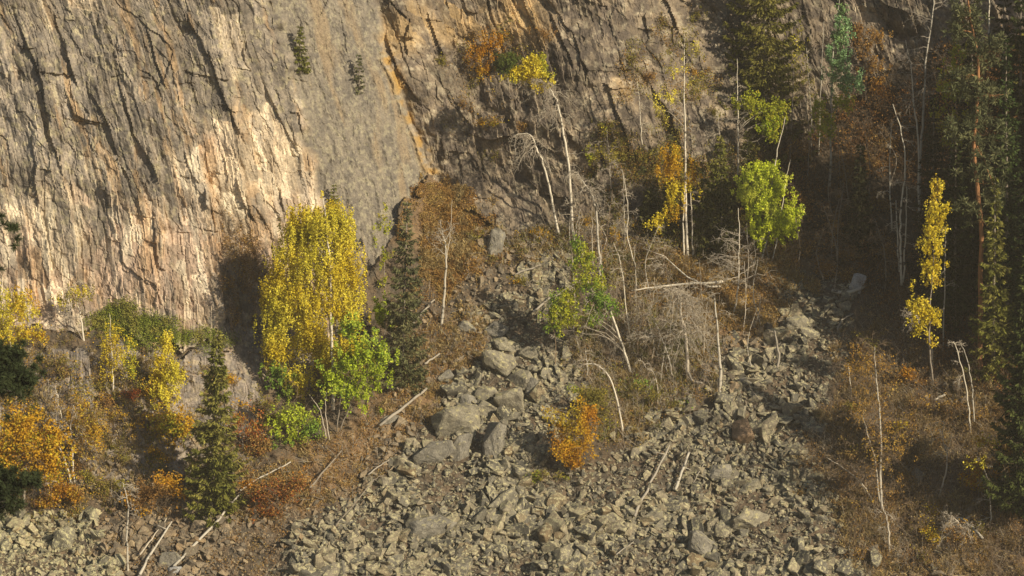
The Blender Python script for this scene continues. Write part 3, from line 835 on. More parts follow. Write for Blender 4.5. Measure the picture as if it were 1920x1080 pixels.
def log(label, px, r0, r1, mat=None, out=0.12, name="fallen_log", cat="log", group=None, stubs=0, bend=0.02, ends=None):
    """a stem lying on the slope along photo points"""
    px = np.asarray(px, float)
    n = 9
    t = np.linspace(0, 1, n); tt = np.linspace(0, 1, len(px))
    u = np.interp(t, tt, px[:, 0]); v = np.interp(t, tt, px[:, 1])
    e = se(u, v)
    if ends is None:
        lin = np.linspace(e[0], e[-1], n); lift = max(0, float((lin - e).max()))
        e = lin - lift - out
    else: e = e - out
    P = pt(u, v, e)
    c = P[0].copy()
    P[1:-1] += RNG.normal(size=(n - 2, 3)) * bend
    m = MB(); m.tube(P, np.linspace(r0, r1, n) * RNG.uniform(0.72, 0.95, n), 8)
    o = m.build(name, mat or M_BIRCHDULL, None, c); o.location = [float(q) for q in c]
    tag(o, label, cat, group)
    for k in range(stubs):
        i = RNG.integers(2, n - 1); mm_ = MB()
        d = unit(RNG.normal(size=3) * 0.8 - FW * 0.5 + UP * 0.4); l = RNG.uniform(0.25, 0.7)
        mm_.tube(limb(P[i], P[i] + d * l, 0.03, 4), np.linspace(r0 * 0.4, 0.008, 4), 4)
        mm_.build("branch_stub", mat or M_BIRCHDULL, o, c)
    return o
# ------------------------------------------------------------------ rocks
PROTO = [hull_mesh(int(RNG.integers(10, 16)), RNG.uniform(4, 9), (1, RNG.uniform(0.5, 0.8), RNG.uniform(0.32, 0.62)), 0.03, 500 + i, 0.2) for i in range(20)]

def mask_sampler(polys, n, warp=46, soft=1.0):
    """random photo points inside outlines with frayed edges"""
    out = []
    us = np.concatenate([[q[0] for q in p] for p in polys]); vs = np.concatenate([[q[1] for q in p] for p in polys])
    a, b, c, d = us.min() - 30, us.max() + 30, vs.min() - 30, vs.max() + 30
    got = 0
    while got < n:
        u = RNG.uniform(a, b, n * 2); v = RNG.uniform(c, d, n * 2)
        uw = u + warp * (fbm(u / 30, v / 30, 201, 4) - 0.5) * 2; vw = v + warp * (fbm(u / 30 + 40, v / 30, 202, 4) - 0.5) * 2
        uw = uw + RNG.normal(size=len(u)) * soft * 9; vw = vw + RNG.normal(size=len(u)) * soft * 9
        m = np.zeros(len(u), bool)
        for p in polys: m |= inpoly(p, uw, vw)
        out.append(np.stack([u[m], v[m]], 1)); got += m.sum()
        if got == 0: break
    return np.concatenate(out)[:n]

MAIN = [(470, 1100), (560, 1010), (640, 940), (770, 875), (800, 800), (850, 730), (905, 640), (890, 590), (940, 560), (1000, 500), (1040, 480), (1060, 500), (1045, 600), (1060, 700),
        (1040, 850), (1000, 905), (1120, 870), (1230, 790), (1330, 760), (1360, 690), (1470, 650), (1465, 560), (1510, 500), (1560, 520), (1600, 570), (1590, 680), (1550, 760), (1510, 830),
        (1545, 900), (1590, 1000), (1640, 1100)]
PALE = [(-20, 975), (90, 962), (160, 970), (190, 1010), (175, 1040), (215, 1060), (220, 1100), (-20, 1100)]
LOWR_ = [(1590, 640), (1680, 600), (1800, 720), (1900, 850), (1900, 1090), (1600, 1090), (1560, 960), (1540, 850), (1590, 740)]
FOOTS = [[(190, 1100), (190, 985), (330, 975), (480, 955), (600, 930), (590, 1000), (540, 1100)], [(640, 960), (760, 860), (800, 790), (740, 800), (620, 930)]]
BROWNISH = [[(150, 1100), (160, 985), (380, 985), (480, 955), (600, 940), (560, 1020), (470, 1100)], [(200, 1100), (220, 990), (380, 985), (560, 960), (560, 1020), (470, 1100)], LOWR_, [(735, 600), (800, 560), (900, 520), (1000, 490), (990, 560), (900, 640), (840, 700), (760, 760), (700, 800), (680, 790), (760, 690)],
            [(1600, 1000), (1900, 960), (1930, 1100), (1620, 1100)], [(1720, 780), (1860, 800), (1880, 900), (1740, 920)], [(240, 850), (420, 860), (470, 900), (380, 980), (200, 960), (120, 930)],
            [(560, 870), (700, 790), (760, 800), (740, 870), (600, 960)], [(870, 425), (1010, 440), (1000, 500), (890, 510)], [(1340, 640), (1470, 600), (1480, 700), (1350, 760)]]
def rocks(polys, n, smin, smax, exp, warp=46):
    uv = mask_sampler(polys, n, warp)
    s = smin * (1 - RNG.random(n) * (1 - (smin / smax) ** exp)) ** (-1 / exp)      # radius, metres
    s = s * (0.55 + 0.9 * sstep(0.32, 0.68, fbm(uv[:, 0] / 120, uv[:, 1] / 90, 205, 3)))          # fine and coarse patches
    return uv, s
sets = [("main",) + rocks([MAIN], 14000, 0.105, 0.62, 2.15), ("pale",) + rocks([PALE], 1500, 0.11, 0.5, 2.0, 20), ("brown",) + rocks(BROWNISH, 7000, 0.06, 0.34, 2.1), ("brown",) + rocks(FOOTS, 1500, 0.07, 0.36, 2.0)]
uv = np.concatenate([q[1] for q in sets]); sr = np.concatenate([q[2] for q in sets])
kind = np.concatenate([np.full(len(q[2]), min(i, 2)) for i, q in enumerate(sets)])
Pn = normal(uv[:, 0], uv[:, 1], 14); Ps = surf(uv[:, 0], uv[:, 1])
Ps = Ps + Pn * (sr * RNG.uniform(-0.1, 0.34, len(sr)))[:, None] + np.where(sr < 0.15, 0.0, 0.03)[:, None] * Pn
_ax = unit(Pn + 0.42 * RNG.normal(size=Pn.shape)); _bx = unit(np.cross(_ax, RNG.normal(size=Pn.shape)))
Rm = np.stack([_bx, np.cross(_ax, _bx), _ax], -1)            # slabs settle with their flat side on the slope
order = np.argsort(-sr)
inframe = (uv[:, 1] < 1085) & (uv[:, 0] > -5) & (uv[:, 0] < 1925)
bigs = [i for i in order if inframe[i] and kind[i] != 2][:285]
bigset = np.zeros(len(sr), bool); bigset[bigs] = True
M_PALESCREE = mat_rock("pale_scree_rock", (0.27, 0.245, 0.175), (0.35, 0.32, 0.22), (0.16, 0.145, 0.115), (0.42, 0.385, 0.215), 0.54)
M_BROWNSCREE = mat_rock("brown_scree_rock", (0.22, 0.18, 0.13), (0.30, 0.25, 0.175), (0.13, 0.105, 0.08), (0.32, 0.29, 0.17), 0.64)
rock_mats = [M_SCREE, M_PALESCREE, M_BROWNSCREE]
names = ["scree_rubble", "pale_rubble", "brown_rubble"]
for kd in range(3):
    Vs, Ts, off = [], [], 0
    for pi_ in range(20):
        ii = np.where((~bigset) & (kind == kd) & (np.arange(len(sr)) % 20 == pi_))[0]
        if not len(ii): continue
        pv, pt_ = PROTO[pi_]
        Vv = np.einsum('nij,kj->nki', Rm[ii] * sr[ii, None, None], pv) + Ps[ii][:, None]
        Vs.append(Vv.reshape(-1, 3)); Ts.append((pt_[None] + (np.arange(len(ii)) * len(pv))[:, None, None]).reshape(-1, 3) + off); off += Vs[-1].shape[0]
    tag(link(names[kd], mesh_from(names[kd], np.concatenate(Vs), np.concatenate(Ts)), rock_mats[kd]),
        ["grey angular rubble of small stones filling the scree slope", "pale lichen covered rubble at the bottom left corner", "brownish small stones scattered among leaf litter"][kd], "rubble", kind="stuff")
from mathutils import Matrix
pm = {}
for kd, lab, grp in ((0, "grey angular rock lying among the rubble of the scree slope", "rocks of the scree slope"), (1, "pale lichen speckled rock in the rubble at the bottom left corner", "pale rocks at the bottom left")):
    first = {}
    for i in [j for j in bigs if kind[j] == kd]:
        k = int(i) % 20
        if k not in first:
            me = mesh_from("rock", *PROTO[k]); o = link("rock", me, rock_mats[kd]); first[k] = o
        else:
            o = first[k].copy(); COL.objects.link(o)
        o.matrix_world = Matrix.Translation(Ps[i]) @ Matrix(Rm[i].tolist()).to_4x4() @ Matrix.Scale(float(sr[i]), 4)
        tag(o, lab, "rock", grp)

G1 = None
boulder("large dome shaped boulder with yellowish lichen, widest in the boulder heap", 855, 792, 98, 66, 8, M_BOULDER, out=0.30)
boulder("long flat grey slab leaning at the lower left of the boulder heap", 812, 850, 92, 44, 36, M_GREYROCK, out=0.25)
boulder("grey slab with a pale top edge right of the leaning slab", 862, 846, 84, 48, 40, M_GREYROCK, out=0.18)
boulder("tall narrow grey slab standing upright at the right of the boulder heap", 924, 838, 44, 100, -6, M_GREYROCK, out=0.25)
boulder("rounded yellowish boulder at the top left of the boulder heap", 935, 678, 74, 44, -22, M_BOULDER, out=0.30)
boulder("small pale boulder wedged on top of the heap above the dome boulder", 911, 738, 42, 34, -18, M_BOULDER, out=0.4)
boulder("squarish brown grey boulder in the middle of the heap", 957, 755, 62, 54, 20, M_BOULDER, out=0.25)
boulder("blocky boulder below the rounded yellowish boulder", 978, 714, 50, 48, 30, M_BOULDER, out=0.25)
boulder("dark grey boulder at the right edge of the heap", 998, 730, 32, 46, 10, M_GREYROCK, out=0.25)
boulder("flat boulder at the top of the heap", 952, 650, 62, 30, -20, M_BOULDER, out=0.25)
boulder("lichen topped boulder at the upper right of the heap", 992, 662, 44, 32, -30, M_BOULDER, out=0.25)
boulder("small rounded boulder between the dome boulder and the upright slab", 910, 770, 44, 34, -35, M_BOULDER, out=0.3)
boulder("tilted block at the left shoulder of the heap", 878, 752, 36, 30, 20, M_GREYROCK, out=0.3)
boulder("round pale stone right of the upright slab", 993, 843, 22, 24, 0, M_BOULDER, out=0.4)
boulder("triangular stone leaning on the foot of the upright slab", 948, 874, 26, 34, 10, M_BOULDER, out=0.35)
boulder("broad layered slab half buried in the lower scree", 805, 992, 112, 48, 18, M_GREYROCK, out=0.22)
boulder("long lichen spotted block in the lower scree below the upright slab", 938, 972, 66, 34, 28, M_BOULDER, out=0.25)
boulder("smooth brown boulder with a pointed top in the right scree", 1392, 812, 44, 54, 14, M_BROWNROCK, out=0.35, rough=0.4)
boulder("large lichen mottled boulder in the lower right scree", 1402, 976, 72, 46, -22, M_BOULDER, out=0.3)
boulder("dark grey boulder at the bottom right of the scree", 1314, 1020, 56, 44, -20, M_GREYROCK, out=0.25)
boulder("mossy boulder at the upper right end of the scree", 1494, 610, 50, 42, 10, M_BOULDER, out=0.3)
boulder("flat grey boulder below the brown pointed boulder", 1350, 886, 48, 30, 8, M_GREYROCK, out=0.3)
boulder("elongated lichen boulder beside the deep shadow in the right scree", 1404, 915, 50, 24, 28, M_BOULDER, out=0.3)
boulder("tall dark slab standing on end against the orange slope", 928, 468, 36, 92, -8, M_GREYROCK, out=0.35)
boulder("flat dark stone on the leaf covered slope below the lone bare sapling", 872, 614, 46, 26, -6, M_GREYROCK, out=0.25)
boulder("dark blocky boulder at the head of the scree", 930, 622, 48, 38, -16, M_GREYROCK, out=0.25)
boulder("long narrow grey slab lying in the rust coloured litter", 730, 786, 44, 18, 26, M_GREYROCK, out=0.3)
boulder("pale flat stone in the rust coloured litter left of the heap", 836, 706, 34, 22, 28, M_GREYROCK, out=0.3)
boulder("large white boulder with a sharp peak at the dark forest edge", 1606, 534, 30, 48, -12, M_PALEROCK, out=0.5, npts=12, power=2.2)
boulder("grey boulder under the sparse brown birch", 1722, 892, 26, 32, 0, M_GREYROCK, out=0.35)
boulder("upright pale boulder in the bottom left rubble", 118, 1014, 44, 56, 0, M_PALESCREE, out=0.2)
boulder("grey boulder beside the leaning birch poles at bottom left", 318, 1050, 44, 32, 10, M_GREYROCK, out=0.3)
boulder("small pale block at the lower end of the white fallen birch", 330, 1070, 32, 18, 4, M_PALEROCK, out=0.5)
boulder("ochre block in the lower scree right of the long lichen block", 1222, 972, 48, 26, 30, M_BOULDER, out=0.3)
boulder("dark stone below the broken grey trunk", 1398, 715, 30, 20, 0, M_GREYROCK, out=0.3)
boulder("pale stone pair top beside the orange slope", 1500, 580, 16, 34, -8, M_BROWNROCK, out=0.4)

# ------------------------------------------------------------------ fallen stems
log("long white birch stem fallen down the slope at bottom left", [(325, 1062), (400, 985), (450, 925)], 0.085, 0.05, M_BIRCHDULL, 0.25, stubs=1)
log("thin grey stem continuing up the slope behind the dark spruce", [(440, 925), (490, 895), (545, 866)], 0.055, 0.035, M_BIRCHDULL, 0.25)
log("pale pole leaning right at the bottom left corner of the scree", [(258, 1085), (285, 1035), (322, 978)], 0.075, 0.045, M_BIRCHDULL, 0.4, stubs=1)
log("thin dark pole behind the pale leaning pole", [(262, 1040), (285, 1010), (312, 972)], 0.045, 0.03, M_TWIG, 0.3)
log("dead brown log lying in the lower right scree", [(1190, 968), (1220, 905), (1255, 835)], 0.085, 0.045, M_DEADWOOD, 0.25, stubs=3)
log("short white broken birch log in the right scree", [(1266, 918), (1278, 885), (1292, 848)], 0.085, 0.06, M_BIRCHDULL, 0.3, stubs=4)
log("white birch stem lying across the slope above the bare twiggy tree", [(1184, 545), (1240, 537), (1355, 528)], 0.035, 0.075, M_BIRCH, 0.75, stubs=3)
log("bent white branch arching down onto the fallen birch stem", [(1205, 465), (1245, 480), (1290, 520), (1330, 538), (1350, 537)], 0.03, 0.06, M_BIRCH, 0.7, stubs=2, ends=1)
log("grey log leaning up beside the leafy green birch on the scree", [(1000, 584), (1030, 560), (1095, 522)], 0.07, 0.05, M_DEADWOOD, 0.35)
log("pale dead stick lying in the small stones under the standing slab", [(965, 515), (990, 505), (1015, 497)], 0.05, 0.035, M_DEADWOOD, 0.3)
log("grey broken log lying below the bare twiggy tree", [(1290, 700), (1300, 716), (1316, 718)], 0.08, 0.06, M_DEADWOOD, 0.3, ends=1)
log("old log half sunk in rust coloured litter beside the green bush", [(580, 915), (610, 880), (640, 845)], 0.05, 0.035, M_BARK, 0.2)
log("grey dead log lying up the litter slope right of the dark spruce", [(712, 798), (760, 760), (800, 728)], 0.08, 0.06, M_DEADWOOD, 0.15)
log("short pale log just below the lone bare sapling", [(796, 682), (810, 672), (824, 663)], 0.06, 0.05, M_DEADWOOD, 0.25)
log("dead log on the litter left of the lone bare sapling", [(775, 606), (795, 582), (815, 562)], 0.06, 0.045, M_DEADWOOD, 0.25)
log("thin stick lying along the lower edge of the rust litter", [(690, 890), (710, 876), (730, 862)], 0.045, 0.03, M_DEADWOOD, 0.25)
log("thin grey stick lying in the lower right scree", [(1155, 1040), (1175, 1025), (1188, 1015)], 0.035, 0.02, M_DEADWOOD, 0.35)
log("white curved branch lying at the upper right end of the scree", [(1570, 620), (1578, 600), (1600, 588)], 0.045, 0.03, M_DEADWOOD, 0.35, ends=1)
log("pale driftwood like trunk at the foot of the white peaked boulder", [(1560, 545), (1580, 550), (1605, 545), (1622, 535)], 0.08, 0.10, M_BIRCHDULL, 0.35, ends=1, stubs=2)
log("white stump piece lying at the dark forest edge on the right", [(1752, 750), (1762, 745), (1772, 740)], 0.07, 0.06, M_BIRCH, 0.3)
log("pale bent trunk lying in the brown brush at the bottom right", [(1842, 1010), (1825, 990), (1805, 972), (1790, 970)], 0.09, 0.05, M_BIRCHDULL, 0.6, stubs=2, ends=1)
log("thin stick leaning across the scree right of the white broken log", [(1300, 905), (1315, 880), (1320, 870)], 0.03, 0.02, M_DEADWOOD, 0.3)
log("brown dead pole slanting through the litter at the scree edge", [(620, 1000), (700, 900), (720, 890)], 0.03, 0.02, M_BARK, 0.2)
M_TWIGGREY = mat_bark('grey_twig', (0.26, 0.225, 0.175), (0.11, 0.09, 0.07), 0.62)
LOWR = [(1590, 640), (1680, 600), (1800, 720), (1900, 850), (1900, 1070), (1600, 1070), (1560, 960), (1540, 850), (1590, 740)]
# ------------------------------------------------------------------ trees and shrubs
# --- the big yellow birch and its neighbours
p = Plant("birch_tree", "large weeping birch in full yellow leaf before the cliff", "birch", 624, 800)
p.y += 0.7
p.trunk([(624, 800), (625, 700), (620, 600), (619, 500), (612, 420), (606, 372)], 0.10, 0.014)
P = p.cloud([(600, 410, 62, 42), (600, 480, 78, 60), (545, 500, 40, 55), (535, 560, 46, 60), (590, 560, 70, 55), (650, 490, 26, 50), (655, 560, 36, 40), (525, 620, 34, 46), (640, 655, 48, 34), (675, 665, 28, 26), (560, 700, 36, 28), (515, 650, 20, 36), (520, 550, 34, 26), (560, 420, 30, 30), (585, 625, 44, 34), (615, 660, 34, 26), (572, 425, 30, 40), (642, 425, 26, 44), (600, 395, 44, 30)], 2500, 18, 0.20, 0.8, dyb=0.5)
p.leaves(P, 0.085, YEL); p.limbs(18, M_BARK, 0.025, 0.55)
p = Plant("sallow_bush", "bright green leafy bush under the yellow birch, right of its trunk", "bush", 640, 790); p.y -= 1.0
p.trunk([(632, 800), (640, 740), (655, 690)], 0.035, 0.01, M_BARK); p.trunk([(640, 800), (665, 740), (690, 690)], 0.03, 0.01, M_BARK)
P = p.cloud([(650, 680, 36, 36), (690, 670, 36, 50), (660, 730, 50, 36), (705, 690, 26, 34), (625, 715, 26, 24), (655, 610, 20, 18), (715, 660, 22, 30)], 400, 16, 0.24, 0.1)
p.leaves(P, 0.105, LIME[:3] + GREEN[1:2] + LIME[3:]); p.limbs(6, M_BARK, 0.015)
p = Plant("sallow_bush", "low green bush left of the yellow birch trunk at its foot", "bush", 560, 830)
p.trunk([(562, 838), (556, 790), (548, 760)], 0.03, 0.01, M_BARK); p.trunk([(610, 812), (600, 770), (580, 740)], 0.03, 0.01, M_TWIG); p.trunk([(616, 815), (610, 770), (612, 735)], 0.028, 0.01, M_TWIG)
P = p.cloud([(550, 790, 46, 34), (545, 815, 36, 18), (585, 800, 28, 24), (530, 775, 24, 24), (520, 800, 20, 20), (570, 770, 24, 18)], 150, 12, 0.28, 0.05)
p.leaves(P, 0.10, GREEN[1:] + YGREEN[:1] + LIME[:2]); p.limbs(5, M_BARK, 0.014)
p = Plant("sallow_bush", "small green bush beside the wall under the left edge of the yellow birch", "bush", 525, 745)
p.trunk([(528, 750), (526, 720), (522, 700)], 0.03, 0.01, M_BARK)
P = p.cloud([(520, 705, 24, 24), (542, 725, 24, 22), (528, 740, 16, 16)], 80, 18, 0.22, 0.05)
p.leaves(P, 0.10, GREEN)
p = Plant("sallow_bush", "bright green spray between the yellow birch and the dark spruce", "bush", 722, 650)
p.trunk([(722, 650), (722, 610), (718, 570)], 0.025, 0.01, M_BARK)
P = p.cloud([(716, 580, 20, 18), (735, 600, 16, 14), (712, 600, 14, 12)], 48, 15, 0.2, 0.05)
p.leaves(P, 0.11, LIME)
p = Plant("birch_sapling", "slim yellow green birch sapling between the yellow birch and the grey spruce", "birch", 722, 540)
p.trunk([(722, 540), (720, 470), (724, 392)], 0.028, 0.008, M_BARK)
P = p.cloud([(722, 415, 14, 26), (712, 440, 16, 20), (722, 480, 16, 26), (714, 520, 12, 16)], 54, 11, 0.2, 0.1)
p.leaves(P, 0.085, YGREEN); p.limbs(6, M_BARK, 0.01)
spruce("spruce_tree", "slender greyish spruce right of the yellow birch", 752, 712, 764, 378, 134, SPRUCEGREY, levels=44, per=66, size=0.17, gap=0.30)
spruce("spruce_tree", "dark green spruce standing before the lower wall at bottom left", 396, 956, 408, 612, 138, SPRUCE, levels=50, per=74, size=0.18, gap=0.28, off=0.2)
spruce("spruce_tree", "stunted olive spruce clinging to the cliff near its top", 563, 128, 562, 45, 44, SPRUCE, levels=14, per=60, size=0.15, gap=0.25)
spruce("spruce_tree", "tiny spruce on the smooth grey slab", 674, 172, 673, 98, 26, SPRUCEGREY, levels=12, per=50, size=0.13, gap=0.3)
spruce("spruce_tree", "small spruce tip showing behind the crown of the yellow birch", 626, 400, 626, 344, 26, SPRUCE, levels=10, per=50, size=0.14, gap=0.2)

# --- left ledges
p = Plant("birch_tree", "white stemmed birch with thin yellow leaves on the ledge above the lower wall", "birch", 157, 638)
p.trunk([(157, 638), (152, 600), (145, 565), (138, 530)], 0.055, 0.01); p.trunk([(150, 628), (136, 605), (128, 575)], 0.03, 0.01, M_BARK)
P = p.cloud([(140, 550, 34, 16), (118, 560, 20, 14), (160, 545, 18, 14)], 60, 10, 0.22, 0.25); p.leaves(P, 0.07, YEL + OLIVE); p.bare(9, 0.9, 0.4, 1, mat=M_TWIG)
p = Plant("birch_tree", "golden birch at the left edge above the pine", "birch", 20, 665)
p.trunk([(20, 668), (18, 610), (22, 545)], 0.045, 0.01, M_BIRCHDULL)
P = p.cloud([(20, 560, 40, 28), (5, 600, 30, 34), (50, 575, 26, 20), (40, 625, 30, 24), (75, 625, 20, 14)], 190, 17, 0.24, 0.3); p.leaves(P, 0.085, GOLD + YEL); p.limbs(8, M_BARK)
p = Plant("birch_tree", "slim birch with pale yellow leaves before the upper part of the lower wall", "birch", 212, 735)
p.trunk([(212, 736), (211, 690), (208, 640), (205, 588)], 0.04, 0.008, M_BIRCH)
P = p.cloud([(208, 620, 22, 30), (200, 650, 22, 24), (240, 660, 18, 34), (215, 680, 30, 24), (245, 690, 14, 22)], 130, 10, 0.22, 0.3); p.leaves(P, 0.075, YEL[:2] + YGREEN[2:]); p.limbs(8, M_BARK, 0.012)
p = Plant("birch_tree", "narrow bright yellow birch left of the dark spruce shadow", "birch", 312, 770)
p.trunk([(312, 772), (312, 700), (313, 618)], 0.04, 0.008, M_BARK)
P = p.cloud([(313, 640, 14, 24), (308, 680, 24, 26), (318, 705, 28, 24), (305, 735, 30, 24)], 170, 14, 0.24, 0.2); p.leaves(P, 0.085, YEL); p.limbs(8, M_BARK, 0.012)
p = Plant("maple_shrub", "golden maple shrub below the narrow yellow birch", "shrub", 320, 842)
p.trunk([(320, 845), (322, 800)], 0.03, 0.01, M_BARK)
P = p.cloud([(325, 790, 36, 30), (340, 810, 24, 24), (295, 800, 24, 22), (300, 845, 28, 22)], 150, 16, 0.24, 0.0); p.leaves(P, 0.095, GOLD + YGREEN[:1])
p = Plant("birch_sapling", "crooked white sapling with a sharp bend beside the left wall", "birch", 138, 912)
p.trunk([(136, 912), (122, 865), (110, 830), (117, 795), (108, 750), (104, 725)], 0.045, 0.01, M_BIRCH); p.bare(8, 1.0, 0.35, 1, mat=M_TWIG)
P = p.cloud([(115, 760, 22, 30), (130, 790, 20, 24)], 30, 7, 0.25, 0.2); p.leaves(P, 0.07, BROWN + GOLD)
p = Plant("birch_sapling", "straight pale sapling beside the crooked white one", "birch", 138, 905)
p.trunk([(140, 906), (135, 850), (133, 800), (138, 760)], 0.04, 0.01, M_BIRCH); p.bare(8, 1.0, 0.4, 1, mat=M_TWIG)
P = p.cloud([(160, 780, 34, 44), (175, 810, 26, 40), (150, 830, 22, 30)], 120, 11, 0.25, 0.1); p.leaves(P, 0.08, GOLD + BROWN[1:])
p = Plant("maple_shrub", "large gold and orange maple bush at the left edge behind the pine", "shrub", 45, 935, off=0.6)
p.trunk([(45, 940), (48, 880), (40, 800)], 0.06, 0.02, M_BARK)
P = p.cloud([(40, 800, 55, 36), (60, 840, 50, 40), (20, 850, 50, 50), (95, 870, 36, 40), (100, 820, 24, 20)], 420, 20, 0.28, 0.0); p.leaves(P, 0.11, GOLD + [(0.36, 0.33, 0.03)] + ORANGE[:2]); p.limbs(8, M_BARK)
p = Plant("maple_shrub", "rust orange shrub at the foot of the lower left wall above the pale rubble", "shrub", 110, 955)
p.trunk([(110, 958), (112, 920)], 0.03, 0.01, M_BARK)
P = p.cloud([(110, 920, 40, 26), (140, 925, 26, 22), (85, 940, 30, 16)], 120, 16, 0.24, 0.0); p.leaves(P, 0.09, ORANGE + RUST[1:])
p = Plant("shrub", "yellow green shrub at the foot of the wall beside the crooked sapling", "shrub", 190, 925)
p.trunk([(190, 928), (188, 905)], 0.02, 0.01, M_BARK)
P = p.cloud([(165, 895, 20, 18), (200, 912, 32, 14), (225, 908, 14, 12)], 80, 14, 0.2, 0.0); p.leaves(P, 0.085, YGREEN + OLIVE)
p = Plant("shrub", "rust brown shrub between the thin bare trunk and the dark spruce", "shrub", 285, 965)
p.trunk([(285, 968), (286, 930)], 0.03, 0.01, M_BARK)
P = p.cloud([(285, 925, 42, 26), (310, 910, 28, 30), (255, 935, 24, 20), (300, 955, 26, 16)], 170, 15, 0.24, 0.0); p.leaves(P, 0.085, RUST + ORANGE[:2])
p = Plant("maple_shrub", "red leaved shrub on the slope right of the dark spruce", "shrub", 520, 960)
p.trunk([(522, 965), (520, 925)], 0.03, 0.01, M_BARK)
P = p.cloud([(520, 915, 50, 26), (490, 930, 30, 28), (560, 905, 34, 22), (505, 960, 30, 14), (470, 910, 16, 20)], 220, 9, 0.28, 0.0); p.leaves(P, 0.085, RED[1:] + RUST + ORANGE[2:3])
p = Plant("maple_shrub", "orange red shrub behind the dark spruce", "shrub", 455, 850)
p.trunk([(455, 855), (455, 800)], 0.03, 0.01, M_BARK)
P = p.cloud([(450, 790, 26, 30), (475, 820, 30, 26), (490, 845, 22, 16)], 100, 14, 0.25, 0.0); p.leaves(P, 0.085, RUST[1:] + RED[:2] + GOLD[:1])
p = Plant("shrub", "small red shrub growing on the wall below the slim pale birch", "shrub", 250, 752)
p.trunk([(250, 756), (250, 740)], 0.015, 0.008, M_BARK)
P = p.cloud([(248, 740, 22, 12), (232, 745, 12, 8)], 34, 12, 0.18, 0.0); p.leaves(P, 0.075, RED + ORANGE)
p = Plant("shrub", "brown twiggy shrub hanging on the wall at the left", "shrub", 265, 800)
p.trunk([(265, 810), (262, 780)], 0.02, 0.01, M_BARK); p.bare(8, 1.0, 0.2, 1, mat=M_TWIGBROWN)
P = p.cloud([(260, 790, 30, 26), (240, 800, 24, 20), (280, 830, 24, 26)], 60, 10, 0.25, 0.0); p.leaves(P, 0.075, BROWN + GOLD[:2])
p = Plant("dead_sapling", "thin bare curved trunk at the bottom left in front of the rust shrub", "sapling", 240, 1075)
p.trunk([(240, 1080), (238, 1010), (240, 960), (236, 925), (230, 905)], 0.05, 0.012, M_BIRCHDULL); p.bare(8, 0.9, 0.5, 1, mat=M_TWIG)
p = Plant("shrub", "olive shrub clinging to the wall below the yellow birch", "shrub", 500, 790)
p.trunk([(500, 795), (498, 770)], 0.02, 0.01, M_BARK)
P = p.cloud([(495, 760, 30, 26), (510, 785, 20, 18)], 60, 13, 0.22, 0.0); p.leaves(P, 0.085, OLIVE + BROWN)

# --- centre
p = Plant("birch_tree", "tall bent birch with a tuft of yellow leaves on its arching top", "birch", 1075, 458)
p.trunk([(1075, 460), (1071, 380), (1066, 310), (1055, 240), (1045, 195), (1030, 165), (1012, 152), (995, 148)], 0.085, 0.015)
P = p.cloud([(1000, 130, 32, 24), (985, 140, 34, 14), (1005, 112, 18, 16), (965, 145, 18, 8), (1020, 150, 22, 18)], 180, 13, 0.2, 0.05); p.leaves(P, 0.09, YEL + YGREEN[:1])
p.bare(16, 1.5, 0.55, 0.98, droop=0.9, rise=0.25, twigs=12, mat=M_TWIG); p.bare(9, 0.9, 0.25, 0.6, droop=0.6, mat=M_TWIG, twigs=8); p.limbs(6, M_TWIG, 0.014)
p = Plant("birch_tree", "leafless birch whose top arches over to the left", "birch", 1048, 448)
p.trunk([(1056, 465), (1042, 415), (1032, 360), (1018, 305), (1006, 280), (1000, 262), (988, 250), (962, 254)], 0.08, 0.013)
p.bare(15, 1.3, 0.5, 1.0, droop=1.0, rise=0.1, twigs=12, side=-0.35, mat=M_TWIG)
p = Plant("birch_tree", "leafless birch with a twisted top right of the two bent birches", "birch", 1124, 515)
p.trunk([(1126, 520), (1122, 460), (1118, 400), (1110, 365), (1096, 345), (1080, 322)], 0.075, 0.012, M_BIRCHDULL)
p.bare(14, 1.2, 0.5, 1.0, droop=0.6, rise=0.35, twigs=12, mat=M_TWIG)
p = Plant("birch_sapling", "thin white stem close to the foot of the tall bent birch", "birch", 1068, 460)
p.trunk([(1069, 462), (1068, 420), (1070, 392), (1060, 370)], 0.03, 0.008, M_BIRCHDULL); p.bare(5, 0.5, 0.5, 1)
p = Plant("birch_sapling", "long wavy pale stem right of the twisted birch", "birch", 1196, 510)
p.trunk([(1197, 515), (1186, 480), (1176, 440), (1178, 400), (1172, 350), (1166, 318)], 0.04, 0.009, M_BIRCH); p.bare(7, 0.8, 0.4, 1)
p = Plant("birch_sapling", "straight thin pale stem behind the wavy stem", "birch", 1172, 470)
p.trunk([(1172, 470), (1170, 400), (1168, 330)], 0.028, 0.008, M_BIRCHDULL); p.bare(6, 0.7, 0.4, 1)
p = Plant("birch_sapling", "white sapling standing on the cliff ledge below the ochre block", "birch", 1203, 262)
p.trunk([(1203, 262), (1200, 210), (1195, 152)], 0.03, 0.008, M_BIRCH); p.bare(6, 0.5, 0.2, 1)
p = Plant("birch_sapling", "yellow green leaved sapling left of the golden birch", "birch", 1146, 380)
p.trunk([(1146, 382), (1143, 310), (1138, 240)], 0.03, 0.008, M_TWIG)
P = p.cloud([(1135, 245, 12, 18), (1128, 275, 26, 16), (1150, 290, 24, 16), (1110, 290, 20, 12)], 60, 8, 0.24, 0.05); p.leaves(P, 0.08, YGREEN + OLIVE); p.bare(8, 0.9, 0.3, 1)
p = Plant("birch_tree", "leaning birch with green leaves at the head of the scree", "birch", 1184, 700)
p.trunk([(1186, 705), (1168, 650), (1150, 600), (1140, 575), (1120, 555), (1105, 535), (1095, 490), (1088, 455)], 0.07, 0.012, M_BIRCH)
